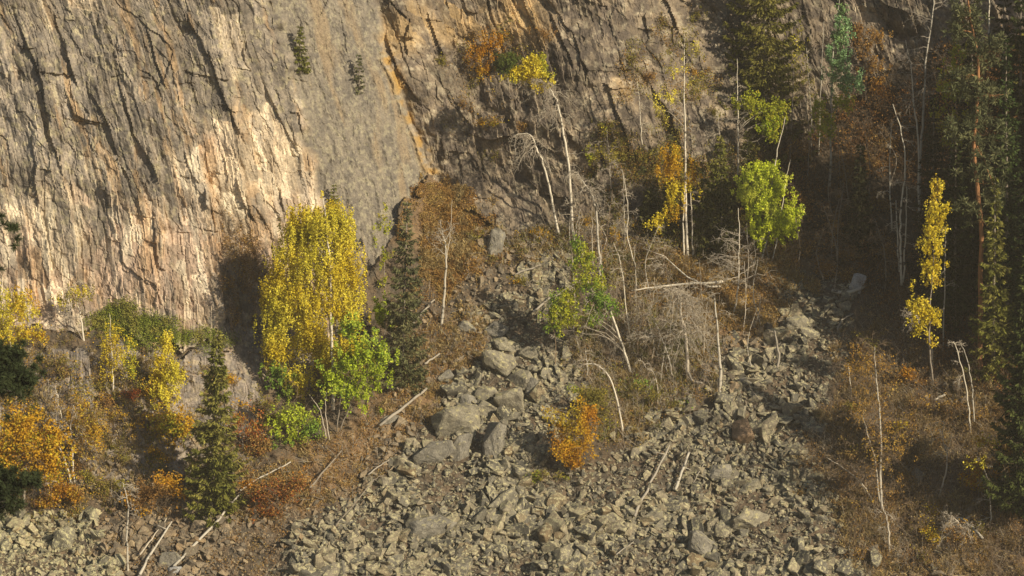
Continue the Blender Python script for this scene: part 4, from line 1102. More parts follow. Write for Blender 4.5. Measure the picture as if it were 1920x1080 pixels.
P = p.cloud([(1095, 490, 26, 28), (1105, 525, 34, 22), (1070, 560, 46, 20), (1045, 580, 30, 22), (1060, 595, 30, 18), (1130, 560, 28, 22), (1150, 575, 16, 14), (1085, 460, 14, 16), (1115, 590, 24, 20), (1050, 610, 30, 18)], 460, 10, 0.24, 0.1)
p.leaves(P, 0.095, GREEN + YGREEN[:2]); p.bare(12, 1.2, 0.35, 0.8, droop=1.0, side=-0.3, rise=0.0); p.limbs(12, M_TWIG, 0.016)
p = Plant("birch_sapling", "thin leafless birch stem beside the leaning green birch", "birch", 1178, 625)
p.trunk([(1180, 628), (1174, 580), (1168, 520), (1160, 480), (1150, 455)], 0.035, 0.009, M_BIRCH); p.bare(7, 0.7, 0.5, 1)
p = Plant("dead_sapling", "arched pale sapling whose tip bows left over the scree", "sapling", 1168, 820)
p.trunk([(1170, 825), (1160, 765), (1148, 720), (1135, 697), (1115, 683), (1097, 683)], 0.05, 0.016, M_BIRCH, jit=0.006); p.bare(6, 0.7, 0.6, 1, droop=0.7)
p = Plant("dead_sapling", "crooked thin stem right of the arched sapling", "sapling", 1232, 760)
p.trunk([(1230, 775), (1234, 735), (1226, 700), (1212, 690), (1200, 672)], 0.03, 0.01, M_TWIG); p.bare(6, 0.7, 0.4, 1)
p = Plant("birch_sapling", "white spotted stem behind the crooked thin stem", "birch", 1262, 715)
p.trunk([(1264, 720), (1256, 680), (1245, 645), (1235, 630), (1210, 632), (1190, 625)], 0.035, 0.012, M_BIRCHDULL); p.bare(10, 1.1, 0.5, 1, droop=0.6, side=-0.4)
p = Plant("dead_tree", "leafless drooping tree with a dense mop of bare twigs", "dead tree", 1288, 708)
p.trunk([(1290, 712), (1288, 660), (1284, 620), (1276, 585), (1276, 555), (1262, 545), (1240, 540)], 0.10, 0.02, M_TWIG)
p.bare(26, 1.9, 0.35, 1.0, droop=1.1, rise=0.4, twigs=16, sub=4, r=0.02, mat=M_TWIG); p.bare(8, 1.3, 0.15, 0.5, droop=1.0, rise=0.1, twigs=12, mat=M_TWIG)
p = Plant("dead_tree", "broken grey trunk stripped of its branches at the scree edge", "dead tree", 1350, 735)
p.trunk([(1350, 738), (1350, 690), (1346, 630), (1340, 560)], 0.085, 0.03, M_BIRCHDULL); p.bare(6, 0.9, 0.05, 0.9, droop=0.2, rise=0.6, mat=M_DEADWOOD)
p = Plant("birch_sapling", "pale stem with a fan of bare branches at its top", "birch", 1376, 592)
p.trunk([(1374, 598), (1383, 550), (1385, 500), (1386, 440), (1384, 390)], 0.05, 0.012, M_BIRCH); p.bare(16, 1.9, 0.38, 0.75, rise=0.4, droop=0.1, twigs=8, side=-0.3, r=0.018)
p = Plant("birch_sapling", "thin pale rod standing on the orange slope", "birch", 1394, 622)
p.trunk([(1394, 628), (1398, 560), (1396, 490)], 0.026, 0.01, M_TWIG); p.bare(4, 0.6, 0.3, 1)
p = Plant("dead_sapling", "short bare sapling in the brown grass right of the drooping dead tree", "sapling", 1320, 580)
p.trunk([(1318, 582), (1314, 540), (1312, 490)], 0.024, 0.008, M_TWIG); p.bare(6, 0.6, 0.2, 1)
p = Plant("dead_sapling", "lone bare sapling with a forked top on the slope right of the grey spruce", "sapling", 827, 610)
p.trunk([(827, 614), (833, 550), (836, 490), (834, 455), (826, 425)], 0.085, 0.014, M_BIRCHDULL); p.bare(9, 1.1, 0.6, 1.0, rise=0.9, droop=0.0, r=0.022, mat=M_TWIG)
p.trunk([(836, 490), (842, 450), (846, 410), (848, 375)], 0.03, 0.008, M_TWIG, name="branch", sink=0.0)
p = Plant("maple_shrub", "bright orange bush standing in the scree", "shrub", 1068, 885, off=0.3)
p.trunk([(1068, 890), (1075, 840), (1085, 790)], 0.03, 0.01, M_BARK); p.trunk([(1070, 890), (1060, 850)], 0.02, 0.01, M_BARK)
P = p.cloud([(1080, 800, 40, 34), (1060, 830, 28, 22), (1085, 840, 30, 22), (1070, 865, 26, 14), (1100, 775, 24, 18)], 230, 19, 0.24, 0.0); p.leaves(P, 0.095, ORANGE[:2] + GOLD); p.limbs(6)
p = Plant("shrub", "thin yellow olive shrub behind the top of the orange bush", "shrub", 1128, 800)
p.trunk([(1126, 805), (1120, 760)], 0.025, 0.01, M_BARK)
P = p.cloud([(1115, 745, 34, 20), (1130, 775, 30, 20), (1100, 735, 18, 12)], 100, 14, 0.24, 0.0); p.leaves(P, 0.085, OLIVE + GOLD[3:] + YGREEN[2:3]); p.bare(6, 0.9, 0.2, 1)
p = Plant("shrub", "low olive shrub on the stones left below the orange bush", "shrub", 1010, 905)
p.trunk([(1010, 908), (1010, 890)], 0.02, 0.01, M_BARK)
P = p.cloud([(1010, 893, 22, 12), (1050, 892, 18, 10), (995, 905, 14, 8)], 50, 12, 0.2, 0.0); p.leaves(P, 0.08, OLIVE + YGREEN[2:3])
p = Plant("shrub", "green brown shrub around the crooked stems right of the scree", "shrub", 1240, 770)
p.trunk([(1240, 772), (1238, 740)], 0.02, 0.01, M_BARK); p.bare(8, 1.0, 0.1, 1, mat=M_TWIGBROWN)
P = p.cloud([(1230, 740, 40, 20), (1265, 760, 24, 16), (1200, 720, 30, 20)], 60, 8, 0.26, 0.0); p.leaves(P, 0.075, OLIVE + GREEN[:2])

# --- cliff shrubs at the top centre
p = Plant("shrub", "orange and gold shrub growing on the cliff ledge at top centre", "shrub", 905, 150)
p.trunk([(905, 152), (905, 110)], 0.03, 0.01, M_BARK)
P = p.cloud([(900, 95, 30, 22), (920, 80, 30, 18), (885, 110, 18, 20), (910, 130, 26, 20), (940, 68, 18, 12)], 130, 10, 0.24, 0.1); p.leaves(P, 0.08, ORANGE + GOLD); p.bare(6, 0.8, 0.2, 1, mat=M_TWIGBROWN)
p = Plant("juniper_bush", "dark green juniper beside the orange shrub on the cliff ledge", "juniper", 955, 138)
p.trunk([(955, 140), (955, 120)], 0.02, 0.01, M_BARK)
P = p.cloud([(952, 115, 24, 16), (945, 125, 18, 12)], 70, 24, 0.18, 0.0, hollow=0.05); p.leaves(P, 0.07, [(0.10, 0.13, 0.03), (0.13, 0.16, 0.035), (0.085, 0.105, 0.03)])
p = Plant("shrub", "thin yellow shrub on the dark ledge under the orange shrub", "shrub", 920, 240)
p.trunk([(920, 242), (922, 225)], 0.015, 0.008, M_BARK)
P = p.cloud([(925, 232, 28, 10), (900, 228, 14, 8)], 36, 7, 0.2, 0.0); p.leaves(P, 0.075, GOLD + OLIVE)

# --- tall white birch group
p = Plant("birch_tree", "tall straight white birch with golden lower leaves", "birch", 1288, 488)
p.trunk([(1290, 492), (1287, 420), (1285, 320), (1284, 220), (1283, 125), (1282, 70)], 0.085, 0.012)
P = p.cloud([(1262, 285, 26, 28), (1256, 320, 30, 34), (1270, 355, 24, 26), (1300, 345, 14, 26), (1232, 410, 18, 18), (1260, 390, 16, 20), (1300, 300, 10, 14)], 190, 14, 0.22, 0.3); p.leaves(P, 0.085, GOLD + YEL[:2])
P = p.cloud([(1290, 90, 34, 26), (1265, 120, 24, 18), (1245, 175, 26, 20), (1305, 160, 20, 24), (1240, 210, 18, 18)], 110, 9, 0.22, 0.3); p.leaves(P, 0.075, OLIVE + YEL[2:3], name="upper_crown"); p.limbs(10, M_TWIG, 0.014)
p.bare(8, 0.6, 0.3, 0.9, mat=M_TWIG)
p = Plant("birch_tree", "second white stem pressed against the left side of the tall birch", "birch", 1284, 488)
p.trunk([(1283, 490), (1281, 430), (1283, 370), (1286, 330)], 0.055, 0.015)
p = Plant("birch_tree", "slimmer white stem right of the tall birch", "birch", 1299, 490)
p.trunk([(1299, 494), (1298, 440), (1296, 390), (1292, 340)], 0.045, 0.012); p.bare(5, 0.6, 0.5, 1)
p = Plant("birch_tree", "white stemmed birch below the big spruce, with yellow green leaves", "birch", 1384, 320); p.y -= 1.2
p.trunk([(1384, 330), (1384, 260), (1383, 190), (1382, 110)], 0.055, 0.01, M_BIRCH)
P = p.cloud([(1378, 190, 14, 14), (1408, 185, 18, 18), (1430, 205, 28, 16), (1450, 220, 26, 18), (1465, 195, 18, 16), (1440, 245, 26, 16)], 190, 10, 0.24, 0.15); p.leaves(P, 0.095, YGREEN + LIME[:1]); p.bare(10, 0.9, 0.2, 0.9); p.limbs(8, M_TWIG)
p = Plant("birch_sapling", "leaning thin white stem left of the lime green tree", "birch", 1368, 350)
p.trunk([(1370, 358), (1362, 320), (1352, 270), (1346, 215)], 0.04, 0.009, M_BIRCH); p.bare(9, 1.0, 0.3, 1)
p = Plant("aspen_tree", "rounded lime green leafy tree glowing at the edge of the shade", "tree", 1440, 478, off=0.4)
p.trunk([(1430, 480), (1445, 420), (1448, 340), (1458, 280), (1472, 220)], 0.055, 0.012, M_BIRCH); p.trunk([(1450, 480), (1462, 420), (1472, 350), (1482, 300)], 0.035, 0.01, M_BIRCH); p.trunk([(1440, 480), (1430, 420), (1424, 350)], 0.03, 0.01, M_BARK)
P = p.cloud([(1430, 330, 42, 30), (1400, 350, 26, 24), (1430, 375, 46, 32), (1450, 415, 40, 34), (1425, 440, 30, 24), (1470, 430, 28, 22), (1440, 310, 20, 16), (1460, 355, 26, 24), (1485, 400, 22, 20)], 700, 20, 0.23, 0.05); p.leaves(P, 0.092, [(0.52, 0.57, 0.04), (0.62, 0.67, 0.06), (0.42, 0.50, 0.035), (0.68, 0.70, 0.10)]); p.limbs(8, M_BARK, 0.018)
p = Plant("dead_tree", "rust brown leafless larch like tree in the shade right of the lime tree", "tree", 1480, 310)
p.trunk([(1480, 318), (1485, 220), (1488, 130)], 0.05, 0.012, M_BARK); p.bare(18, 1.2, 0.2, 1, mat=M_TWIGBROWN, twigs=14)
P = p.cloud([(1490, 280, 36, 30), (1475, 300, 30, 24), (1510, 320, 24, 30)], 70, 9, 0.25, 0.1); p.leaves(P, 0.08, RUST)
spruce("spruce_tree", "big dark spruce at the top right of the cliff with olive needles", 1435, 310, 1430, -420, 255, [(0.12, 0.115, 0.026), (0.15, 0.14, 0.03), (0.09, 0.088, 0.024), (0.19, 0.17, 0.04)], levels=84, per=62, size=0.20, gap=0.30, bare_low=0.06, dyb=1.5)
spruce("spruce_tree", "young dark spruce in shade behind the lime green tree", 1345, 440, 1350, 250, 90, SPRUCE, levels=28, per=70, size=0.17, gap=0.15)
p = Plant("aspen_tree", "tall pale blue green aspen against the dark gully", "tree", 1562, 330); p.y -= 1.5
p.trunk([(1556, 340), (1558, 250), (1560, 150), (1566, 60), (1575, -10)], 0.06, 0.012, M_BIRCHDULL)
P = p.cloud([(1576, 60, 22, 40), (1572, 110, 26, 30), (1580, 150, 30, 34), (1600, 155, 22, 20), (1575, 20, 12, 24)], 190, 12, 0.24, 0.05); p.leaves(P, 0.10, BLUEGREEN)
P = p.cloud([(1560, 205, 32, 24), (1548, 235, 26, 26), (1575, 190, 24, 18), (1535, 200, 14, 20)], 120, 12, 0.24, 0.05); p.leaves(P, 0.10, YGREEN + GREEN[3:], name="lower_crown"); p.limbs(10, M_TWIG, 0.014)
p = Plant("birch_sapling", "thin yellow leaved sapling before the grey rock left of the aspen", "birch", 1520, 300)
p.trunk([(1522, 305), (1520, 200), (1512, 90)], 0.04, 0.01, M_BIRCHDULL); p.trunk([(1535, 300), (1538, 180), (1545, 40)], 0.03, 0.01, M_BIRCHDULL)
P = p.cloud([(1500, 90, 20, 34), (1495, 140, 18, 26), (1520, 160, 18, 24)], 50, 7, 0.25, 0.1); p.leaves(P, 0.08, YEL[2:] + OLIVE); p.bare(10, 0.9, 0.3, 1)
p = Plant("maple_shrub", "orange brown bush right of the pale aspen", "shrub", 1620, 200)
p.trunk([(1622, 205), (1625, 130)], 0.04, 0.01, M_BARK)
P = p.cloud([(1625, 90, 28, 34), (1640, 130, 34, 34), (1610, 60, 20, 24), (1645, 70, 22, 20), (1650, 175, 34, 26)], 190, 13, 0.26, 0.05); p.leaves(P, 0.085, RUST + ORANGE[:1]); p.bare(8, 0.9, 0.2, 1, mat=M_TWIGBROWN)

# --- the shaded right side
p = Plant("dead_tree", "tall leafless birch with crooked branches at the top right", "dead tree", 1722, 400)
p.trunk([(1722, 405), (1726, 300), (1732, 200), (1735, 120), (1748, 30), (1752, -20)], 0.075, 0.02, M_BIRCHDULL); p.bare(16, 1.8, 0.4, 1.0, droop=0.0, rise=0.25, twigs=8, side=-0.15, r=0.022, mat=M_TWIGGREY)
p = Plant("birch_tree", "white stemmed birch with long bare branches before the dark gully", "birch", 1722, 425)
p.trunk([(1724, 432), (1722, 350), (1722, 260), (1712, 190), (1708, 130), (1698, 75)], 0.065, 0.012, M_BIRCH); p.bare(13, 1.9, 0.45, 1.0, side=-0.8, droop=0.1, rise=0.2, twigs=7, r=0.018, mat=M_TWIGGREY)
for (pts, r_, lab) in (([(1690, 525), (1688, 450), (1690, 380), (1698, 310), (1690, 250), (1674, 195)], 0.06, "tallest stem of the white birch cluster in the deep shade"), ([(1694, 520), (1698, 440), (1700, 350)], 0.05, "short thick white stem right in the shaded birch cluster"), ([(1686, 500), (1682, 430), (1680, 375)], 0.055, "left white stem of the shaded birch cluster"), ([(1672, 420), (1668, 330), (1671, 242)], 0.04, "slender snag left of the shaded birch cluster")):
    p = Plant("birch_tree", lab, "birch", *pts[0]); p.y -= 1.2; p.trunk(pts, r_, 0.014, M_BIRCH); p.bare(5, 0.7, 0.4, 1, mat=M_TWIG)
p = Plant("birch_sapling", "thin pale stem in the shade right of the golden column birch", "birch", 1768, 660)
p.trunk([(1768, 680), (1770, 580), (1772, 480), (1774, 420)], 0.045, 0.01, M_BIRCHDULL); p.bare(6, 0.6, 0.4, 1)
p = Plant("birch_tree", "narrow golden birch lit against the dark forest", "birch", 1748, 690); p.y -= 2.2
p.trunk([(1748, 705), (1742, 640), (1745, 560), (1752, 460), (1758, 335)], 0.05, 0.01, M_BARK)
P = p.cloud([(1758, 350, 12, 22), (1756, 395, 22, 30), (1750, 440, 26, 34), (1745, 490, 26, 34), (1738, 540, 24, 34), (1728, 575, 28, 16), (1706, 570, 18, 10), (1745, 590, 22, 24), (1722, 610, 20, 18), (1740, 632, 20, 14)], 360, 12, 0.22, 0.1); p.leaves(P, 0.09, YEL[:3] + [(0.62, 0.45, 0.04)]); p.limbs(10, M_BARK, 0.012)
p = Plant("dead_sapling", "bare white sapling bowing left at the forest edge", "sapling", 1750, 700)
p.trunk([(1750, 706), (1746, 650), (1738, 615), (1722, 595), (1700, 588)], 0.045, 0.012, M_BIRCH); p.bare(9, 0.9, 0.55, 1, droop=0.6, side=-0.5)
PINEP = Plant("pine_tree", "tall pine with orange bark and blue green needles at the top right", "pine", 1838, 700)
PINEP.trunk([(1838, 705), (1838, 560), (1840, 430), (1826, 290), (1832, 200), (1834, 110), (1822, 50), (1812, -20)], 0.13, 0.03, M_PINEBARK)
PINEP.cloud([(1815, 30, 40, 44), (1850, 95, 34, 40), (1795, 60, 24, 24), (1845, 170, 40, 36), (1800, 150, 30, 40), (1840, 240, 44, 34), (1800, 240, 30, 24), (1850, 300, 40, 34), (1820, 330, 40, 24), (1830, 390, 44, 24), (1860, 360, 26, 26), (1806, 400, 30, 14)], 330, 2, 0.3)
PINEP.limbs(26, M_PINEBARK, 0.03, 0.2, 0.05, tmin=0.45)
tufts(PINEP, PINEP.cl, 34, 0.16, 0.17, PINE)
p = Plant("aspen_tree", "yellow green aspen growing in front of the tall pine", "tree", 1775, 420, off=0.5)
p.trunk([(1775, 425), (1780, 330), (1790, 220), (1800, 90)], 0.045, 0.01, M_BARK)
P = p.cloud([(1800, 100, 18, 20), (1785, 130, 22, 22), (1775, 165, 24, 16), (1800, 175, 24, 24), (1760, 205, 18, 18), (1770, 240, 26, 20), (1785, 265, 22, 16), (1800, 220, 24, 18)], 170, 9, 0.24, 0.05); p.leaves(P, 0.10, YGREEN); p.limbs(8, M_BARK, 0.012)
spruce("spruce_tree", "dark spruce at the right edge behind the pine", 1888, 640, 1886, 70, 120, [(0.05, 0.075, 0.022), (0.07, 0.095, 0.027), (0.038, 0.055, 0.02)], levels=64, per=70, size=0.19, gap=0.15)
spruce("spruce_tree", "broad dark green spruce at the lower right edge", 1925, 930, 1930, 440, 170, [(0.062, 0.075, 0.022), (0.085, 0.098, 0.028), (0.042, 0.052, 0.018)], levels=60, per=90, size=0.2, gap=0.08, off=1.2)
spruce("spruce_tree", "shaded spruce between the pine trunk and the right edge", 1862, 700, 1866, 330, 110, SPRUCE, levels=44, per=60, size=0.19, gap=0.2)
p = Plant("birch_tree", "thin white birch stem high at the top right corner", "birch", 1854, 60)
p.trunk([(1854, 62), (1854, 20), (1855, -40)], 0.05, 0.02, M_BIRCH)
p = Plant("maple_shrub", "glowing orange bush at the lower right edge", "shrub", 1905, 905, off=1.5)
p.trunk([(1905, 912), (1906, 870)], 0.03, 0.01, M_BARK)
P = p.cloud([(1905, 850, 26, 30), (1895, 880, 30, 24), (1920, 820, 18, 20)], 120, 15, 0.25, 0.0); p.leaves(P, 0.105, ORANGE + RED[1:2])
p = Plant("maple_shrub", "yellow and orange shrub left of the glowing orange bush", "shrub", 1835, 920, off=0.6)
p.trunk([(1835, 925), (1832, 870)], 0.025, 0.01, M_BARK)
P = p.cloud([(1820, 900, 22, 16), (1835, 875, 20, 16), (1845, 905, 22, 14), (1838, 825, 12, 12)], 75, 11, 0.24, 0.0); p.leaves(P, 0.095, GOLD + ORANGE)
p = Plant("shrub", "dim orange shrub under the bowing white sapling", "shrub", 1720, 725)
p.trunk([(1720, 728), (1722, 705)], 0.02, 0.01, M_BARK)
P = p.cloud([(1722, 715, 26, 16), (1700, 700, 18, 12)], 60, 11, 0.24, 0.0); p.leaves(P, 0.085, ORANGE[:3] + RUST)
for (pts, r_, lab) in (([(1856, 1005), (1858, 960), (1852, 900), (1836, 858)], 0.04, "pale thin sapling left of two at the bottom right corner"), ([(1886, 950), (1880, 900), (1874, 850), (1866, 815)], 0.035, "pale thin sapling nearer the orange bush at the right edge")):
    p = Plant("birch_sapling", lab, "birch", *pts[0]); p.trunk(pts, r_, 0.01, M_BIRCH); p.bare(6, 0.7, 0.3, 1)
    P = p.cloud([(pts[-1][0] - 4, pts[-1][1] + 12, 20, 18)], 10, 6, 0.2); p.leaves(P, 0.08, YEL)
p = Plant("birch_sapling", "two stemmed white sapling curving left at the dark edge", "birch", 1820, 815)
p.trunk([(1820, 820), (1816, 760), (1806, 700), (1792, 650), (1788, 640)], 0.04, 0.01, M_BIRCH); p.trunk([(1826, 780), (1822, 720), (1812, 670), (1798, 640)], 0.035, 0.01, M_BIRCHDULL); p.bare(6, 0.8, 0.5, 1)
p = Plant("dead_sapling", "crooked leafless sapling between the brown birch and the orange bush", "sapling", 1764, 930)
p.trunk([(1762, 930), (1774, 880), (1776, 850), (1768, 825), (1770, 790)], 0.045, 0.01, M_TWIG); p.bare(7, 0.7, 0.4, 1)
p = Plant("birch_tree", "sparse brown leaved birch in the lower right brush", "birch", 1652, 960)
p.trunk([(1656, 965), (1650, 900), (1652, 840), (1648, 760), (1642, 700), (1640, 650)], 0.075, 0.012, M_BIRCHDULL); p.trunk([(1648, 930), (1640, 860), (1628, 820), (1618, 780)], 0.045, 0.01, M_BIRCHDULL)
p.bare(26, 1.4, 0.15, 1, twigs=14, mat=M_TWIGBROWN, rise=0.5, droop=0.2, r=0.013); p.bare(10, 1.1, 0.2, 1, li=1, mat=M_TWIGBROWN, twigs=12)
P = p.cloud([(1645, 700, 44, 46), (1635, 770, 54, 50), (1665, 830, 56, 54), (1650, 900, 46, 40), (1610, 690, 40, 40)], 260, 6, 0.3, 0.1); p.leaves(P, 0.065, [(0.42, 0.25, 0.05), (0.36, 0.2, 0.05), (0.48, 0.32, 0.06)])
p = Plant("birch_sapling", "pale forked stem leaning left from the foot of the brown birch", "birch", 1640, 940)
p.trunk([(1640, 945), (1618, 910), (1585, 880), (1550, 858)], 0.04, 0.012, M_TWIG); p.bare(12, 1.1, 0.2, 1, mat=M_TWIGBROWN, twigs=10)
p = Plant("dead_sapling", "bare knotted stem hanging at the foot of the brown birch", "sapling", 1668, 1040)
p.trunk([(1668, 1042), (1666, 1000), (1662, 970), (1655, 950)], 0.05, 0.02, M_TWIG); p.bare(7, 0.8, 0.1, 1, droop=0.8)
p = Plant("dead_shrub", "tangle of bare white twigs in the brown brush at bottom right", "shrub", 1800, 1000, off=0.4)
p.trunk([(1806, 1004), (1800, 985), (1785, 968)], 0.06, 0.02, M_TWIG); p.bare(18, 1.3, 0.2, 1, droop=0.9, rise=0.5, twigs=12, side=-0.3)
p = Plant("dead_sapling", "white bark sapling stump in the brown brush left of the brown birch", "sapling", 1596, 750)
p.trunk([(1596, 752), (1594, 715), (1590, 682)], 0.035, 0.012, M_BIRCHDULL); p.bare(6, 0.9, 0.2, 1, mat=M_TWIGBROWN)
p = Plant("dead_sapling", "grey stub of a dead stem above the right scree", "sapling", 1455, 695)
p.trunk([(1455, 698), (1460, 670), (1456, 640), (1452, 620)], 0.06, 0.03, M_DEADWOOD); p.bare(4, 0.5, 0.1, 1)

# --- pine at the left edge, nearer the camera than everything else
_vv = np.arange(1200, 3300, 10.0); _pv = float(_vv[np.argmin(np.abs(surf(-60 + 0 * _vv, _vv)[:, 1] + 50.0))])
PP = Plant.__new__(Plant); PP.cat = 'pine'; PP.twiggy = True; PP.y = -50.0; PP.lines = []
PP.p = at(-60, _pv, -50.0); PP.e = empty("pine_tree", PP.p, "out of focus dark pine reaching in from the left edge", "pine")
PP.trunk([(-60, _pv), (-58, 1000), (-60, 600), (-50, 300)], 0.10, 0.03, M_PINEBARK)
PP.cloud([(15, 690, 55, 34), (40, 735, 36, 22), (0, 660, 40, 20), (20, 770, 40, 14), (0, 450, 36, 34), (-10, 490, 30, 20), (20, 920, 50, 34), (60, 900, 26, 16), (0, 950, 40, 20), (20, 720, 50, 40), (0, 900, 40, 40)], 420, 2, 0.12)
PP.limbs(26, M_BARK, 0.02, 0.1, 0.05); tufts(PP, PP.cl, 70, 0.06, 0.11, [(0.04, 0.052, 0.022), (0.055, 0.068, 0.028), (0.03, 0.04, 0.018)], wdt=0.10)

# --- spruces standing just beyond the right edge of the photograph, which throw the deep shade
_gu, _gv = np.meshgrid(np.arange(1700, 2600, 12.0), np.arange(100, 1200, 12.0)); _gp = surf(_gu.ravel(), _gv.ravel())
for x_, y_ in ((25.2, 6.5), (27.8, 5.0), (25.0, 10.0), (30.5, 2.5), (28.0, 9.0), (33.0, 5.5)):
    k_ = int(np.argmin((_gp[:, 0] - x_) ** 2 + (_gp[:, 1] - y_) ** 2)); u_, v_ = _gu.ravel()[k_], _gv.ravel()[k_]
    spruce("spruce_tree", "dark spruce in the forest beyond the right edge", u_, v_, u_, v_ - 580, 180, SPRUCE, levels=44, per=30, size=0.36, gap=0.0, group="forest beyond the right edge")
k_ = int(np.argmin((_gp[:, 0] - 25.2) ** 2 + (_gp[:, 1] - 3.6) ** 2)); u_, v_ = _gu.ravel()[k_], _gv.ravel()[k_]
spruce('spruce_tree', 'dark spruce in the forest beyond the right edge', u_, v_, u_, v_ - 420, 130, SPRUCE, levels=40, per=34, size=0.3, gap=0.0, group='forest beyond the right edge')
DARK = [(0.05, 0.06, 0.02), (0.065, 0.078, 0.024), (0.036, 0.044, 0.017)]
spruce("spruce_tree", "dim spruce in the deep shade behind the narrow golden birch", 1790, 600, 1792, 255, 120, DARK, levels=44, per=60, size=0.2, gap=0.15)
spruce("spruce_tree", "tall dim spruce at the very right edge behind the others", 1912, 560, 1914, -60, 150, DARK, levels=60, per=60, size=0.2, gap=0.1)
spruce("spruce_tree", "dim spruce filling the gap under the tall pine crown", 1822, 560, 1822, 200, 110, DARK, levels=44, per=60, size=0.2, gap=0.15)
for i in range(16):
    u_, v_ = [(860, 70), (1010, 60), (1180, 120), (1240, 60), (1300, 150), (1250, 230), (1190, 300), (980, 250), (1330, 220), (1100, 330), (880, 210), (1310, 60), (1150, 240), (1220, 160), (930, 300), (840, 130)][i]
    u_ += RNG.normal() * 8; v_ += RNG.normal() * 8
    p = Plant("ledge_shrub", "small scrubby bush clinging to the upper middle cliff", "shrub", u_, v_, "scrub on the upper middle cliff")
    h_ = RNG.uniform(16, 36); p.trunk([(u_, v_), (u_ + RNG.normal() * 8, v_ - h_)], 0.014, 0.006, M_TWIGBROWN); p.bare(5, 0.6, 0.1, 1, mat=M_TWIGBROWN)
    P = p.cloud([(u_, v_ - h_ * .4, h_ * .9, h_ * .5)], 30, 7, 0.22, 0.05); p.leaves(P, 0.07, [OLIVE + BROWN[:1], RUST + GOLD[:1], OLIVE + YGREEN[2:3]][i % 3])
for u_, v_, t_, w_ in ((1748, 540, 170, 100), (1880, 430, -60, 120), (1820, 400, -20, 100), (1610, 480, 270, 80)):
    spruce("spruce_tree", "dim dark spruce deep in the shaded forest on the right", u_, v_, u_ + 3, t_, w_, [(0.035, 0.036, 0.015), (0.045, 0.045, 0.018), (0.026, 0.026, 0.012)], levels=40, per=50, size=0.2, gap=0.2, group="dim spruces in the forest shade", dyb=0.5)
# --- thin stems and small shrubs that nothing tells apart
for i in range(12):
    u_ = RNG.uniform(1490, 1680); v_ = RNG.uniform(330, 560); h_ = RNG.uniform(90, 190)
    p = Plant("bare_sapling", "thin dark bare sapling in the shaded gully", "sapling", u_, v_, "bare saplings in the gully")
    k_ = RNG.normal(0, 14, 3); p.trunk([(u_, v_), (u_ + k_[0] * .5, v_ - h_ * .5), (u_ + k_[1], v_ - h_)], 0.035, 0.01, M_BARK); p.bare(7, 0.9, 0.3, 1, mat=M_TWIGBROWN)
for i in range(22):
    while True:
        u_ = RNG.uniform(1560, 1900); v_ = RNG.uniform(640, 1070)
        if inpoly(LOWR, np.array([u_]), np.array([v_]))[0]: break
    p = Plant("twiggy_shrub", "low twiggy brown shrub in the brush at the lower right", "shrub", u_, v_, "brown shrubs of the lower right brush")
    h_ = RNG.uniform(26, 60); p.trunk([(u_, v_), (u_ + RNG.normal() * 10, v_ - h_)], 0.018, 0.007, M_TWIGBROWN); p.bare(9, 0.8, 0.05, 1, mat=M_TWIGBROWN, twigs=10)
    P = p.cloud([(u_, v_ - h_ * .55, h_ * .6, h_ * .5)], 26, 7, 0.22, 0.0); p.leaves(P, 0.075, [RUST + GOLD[:1], BROWN + GOLD, OLIVE + BROWN][i % 3])
for i in range(16):
    u_ = RNG.uniform(1490, 1700); v_ = RNG.uniform(270, 560)
    p = Plant("rust_shrub", "rust coloured shrub in the shaded gully", "shrub", u_, v_, "rust shrubs in the gully")
    h_ = RNG.uniform(26, 60); p.trunk([(u_, v_), (u_ + RNG.normal() * 8, v_ - h_)], 0.02, 0.008, M_TWIGBROWN)
    P = p.cloud([(u_, v_ - h_ * .5, h_ * .8, h_ * .5), (u_ + 12, v_ - h_ * .3, h_ * .6, h_ * .3)], 46, 10, 0.25, 0.0); p.leaves(P, 0.09, RUST + BROWN[:1])
for i in range(13):
    u_ = RNG.uniform(60, 480); v_ = RNG.uniform(700, 900)
    p = Plant("ledge_shrub", "small autumn shrub growing from the lower left wall", "shrub", u_, v_, "shrubs on the lower left wall")
    h_ = RNG.uniform(20, 44); p.trunk([(u_, v_), (u_ + RNG.normal() * 8, v_ - h_)], 0.016, 0.007, M_TWIGBROWN); p.bare(5, 0.6, 0.1, 1, mat=M_TWIGBROWN)
    P = p.cloud([(u_, v_ - h_ * .5, h_ * .7, h_ * .5)], 26, 9, 0.22, 0.0); p.leaves(P, 0.075, [GOLD + BROWN[:2], RUST + GOLD[:1], OLIVE + BROWN][i % 3])
for i in range(12):
    u_ = RNG.uniform(880, 1320); v_ = RNG.uniform(410, 540)
    p = Plant("slope_shrub", "low brown and olive shrub under the bent birches", "shrub", u_, v_, "shrubs under the bent birches")
    h_ = RNG.uniform(18, 40); p.trunk([(u_, v_), (u_ + RNG.normal() * 8, v_ - h_)], 0.016, 0.007, M_TWIGBROWN); p.bare(6, 0.7, 0.1, 1, mat=M_TWIG)
    P = p.cloud([(u_, v_ - h_ * .5, h_ * .8, h_ * .5)], 24, 8, 0.24, 0.0); p.leaves(P, 0.075, [OLIVE + BROWN[:1], BROWN + RUST[:2], GOLD[:1] + OLIVE][i % 3])
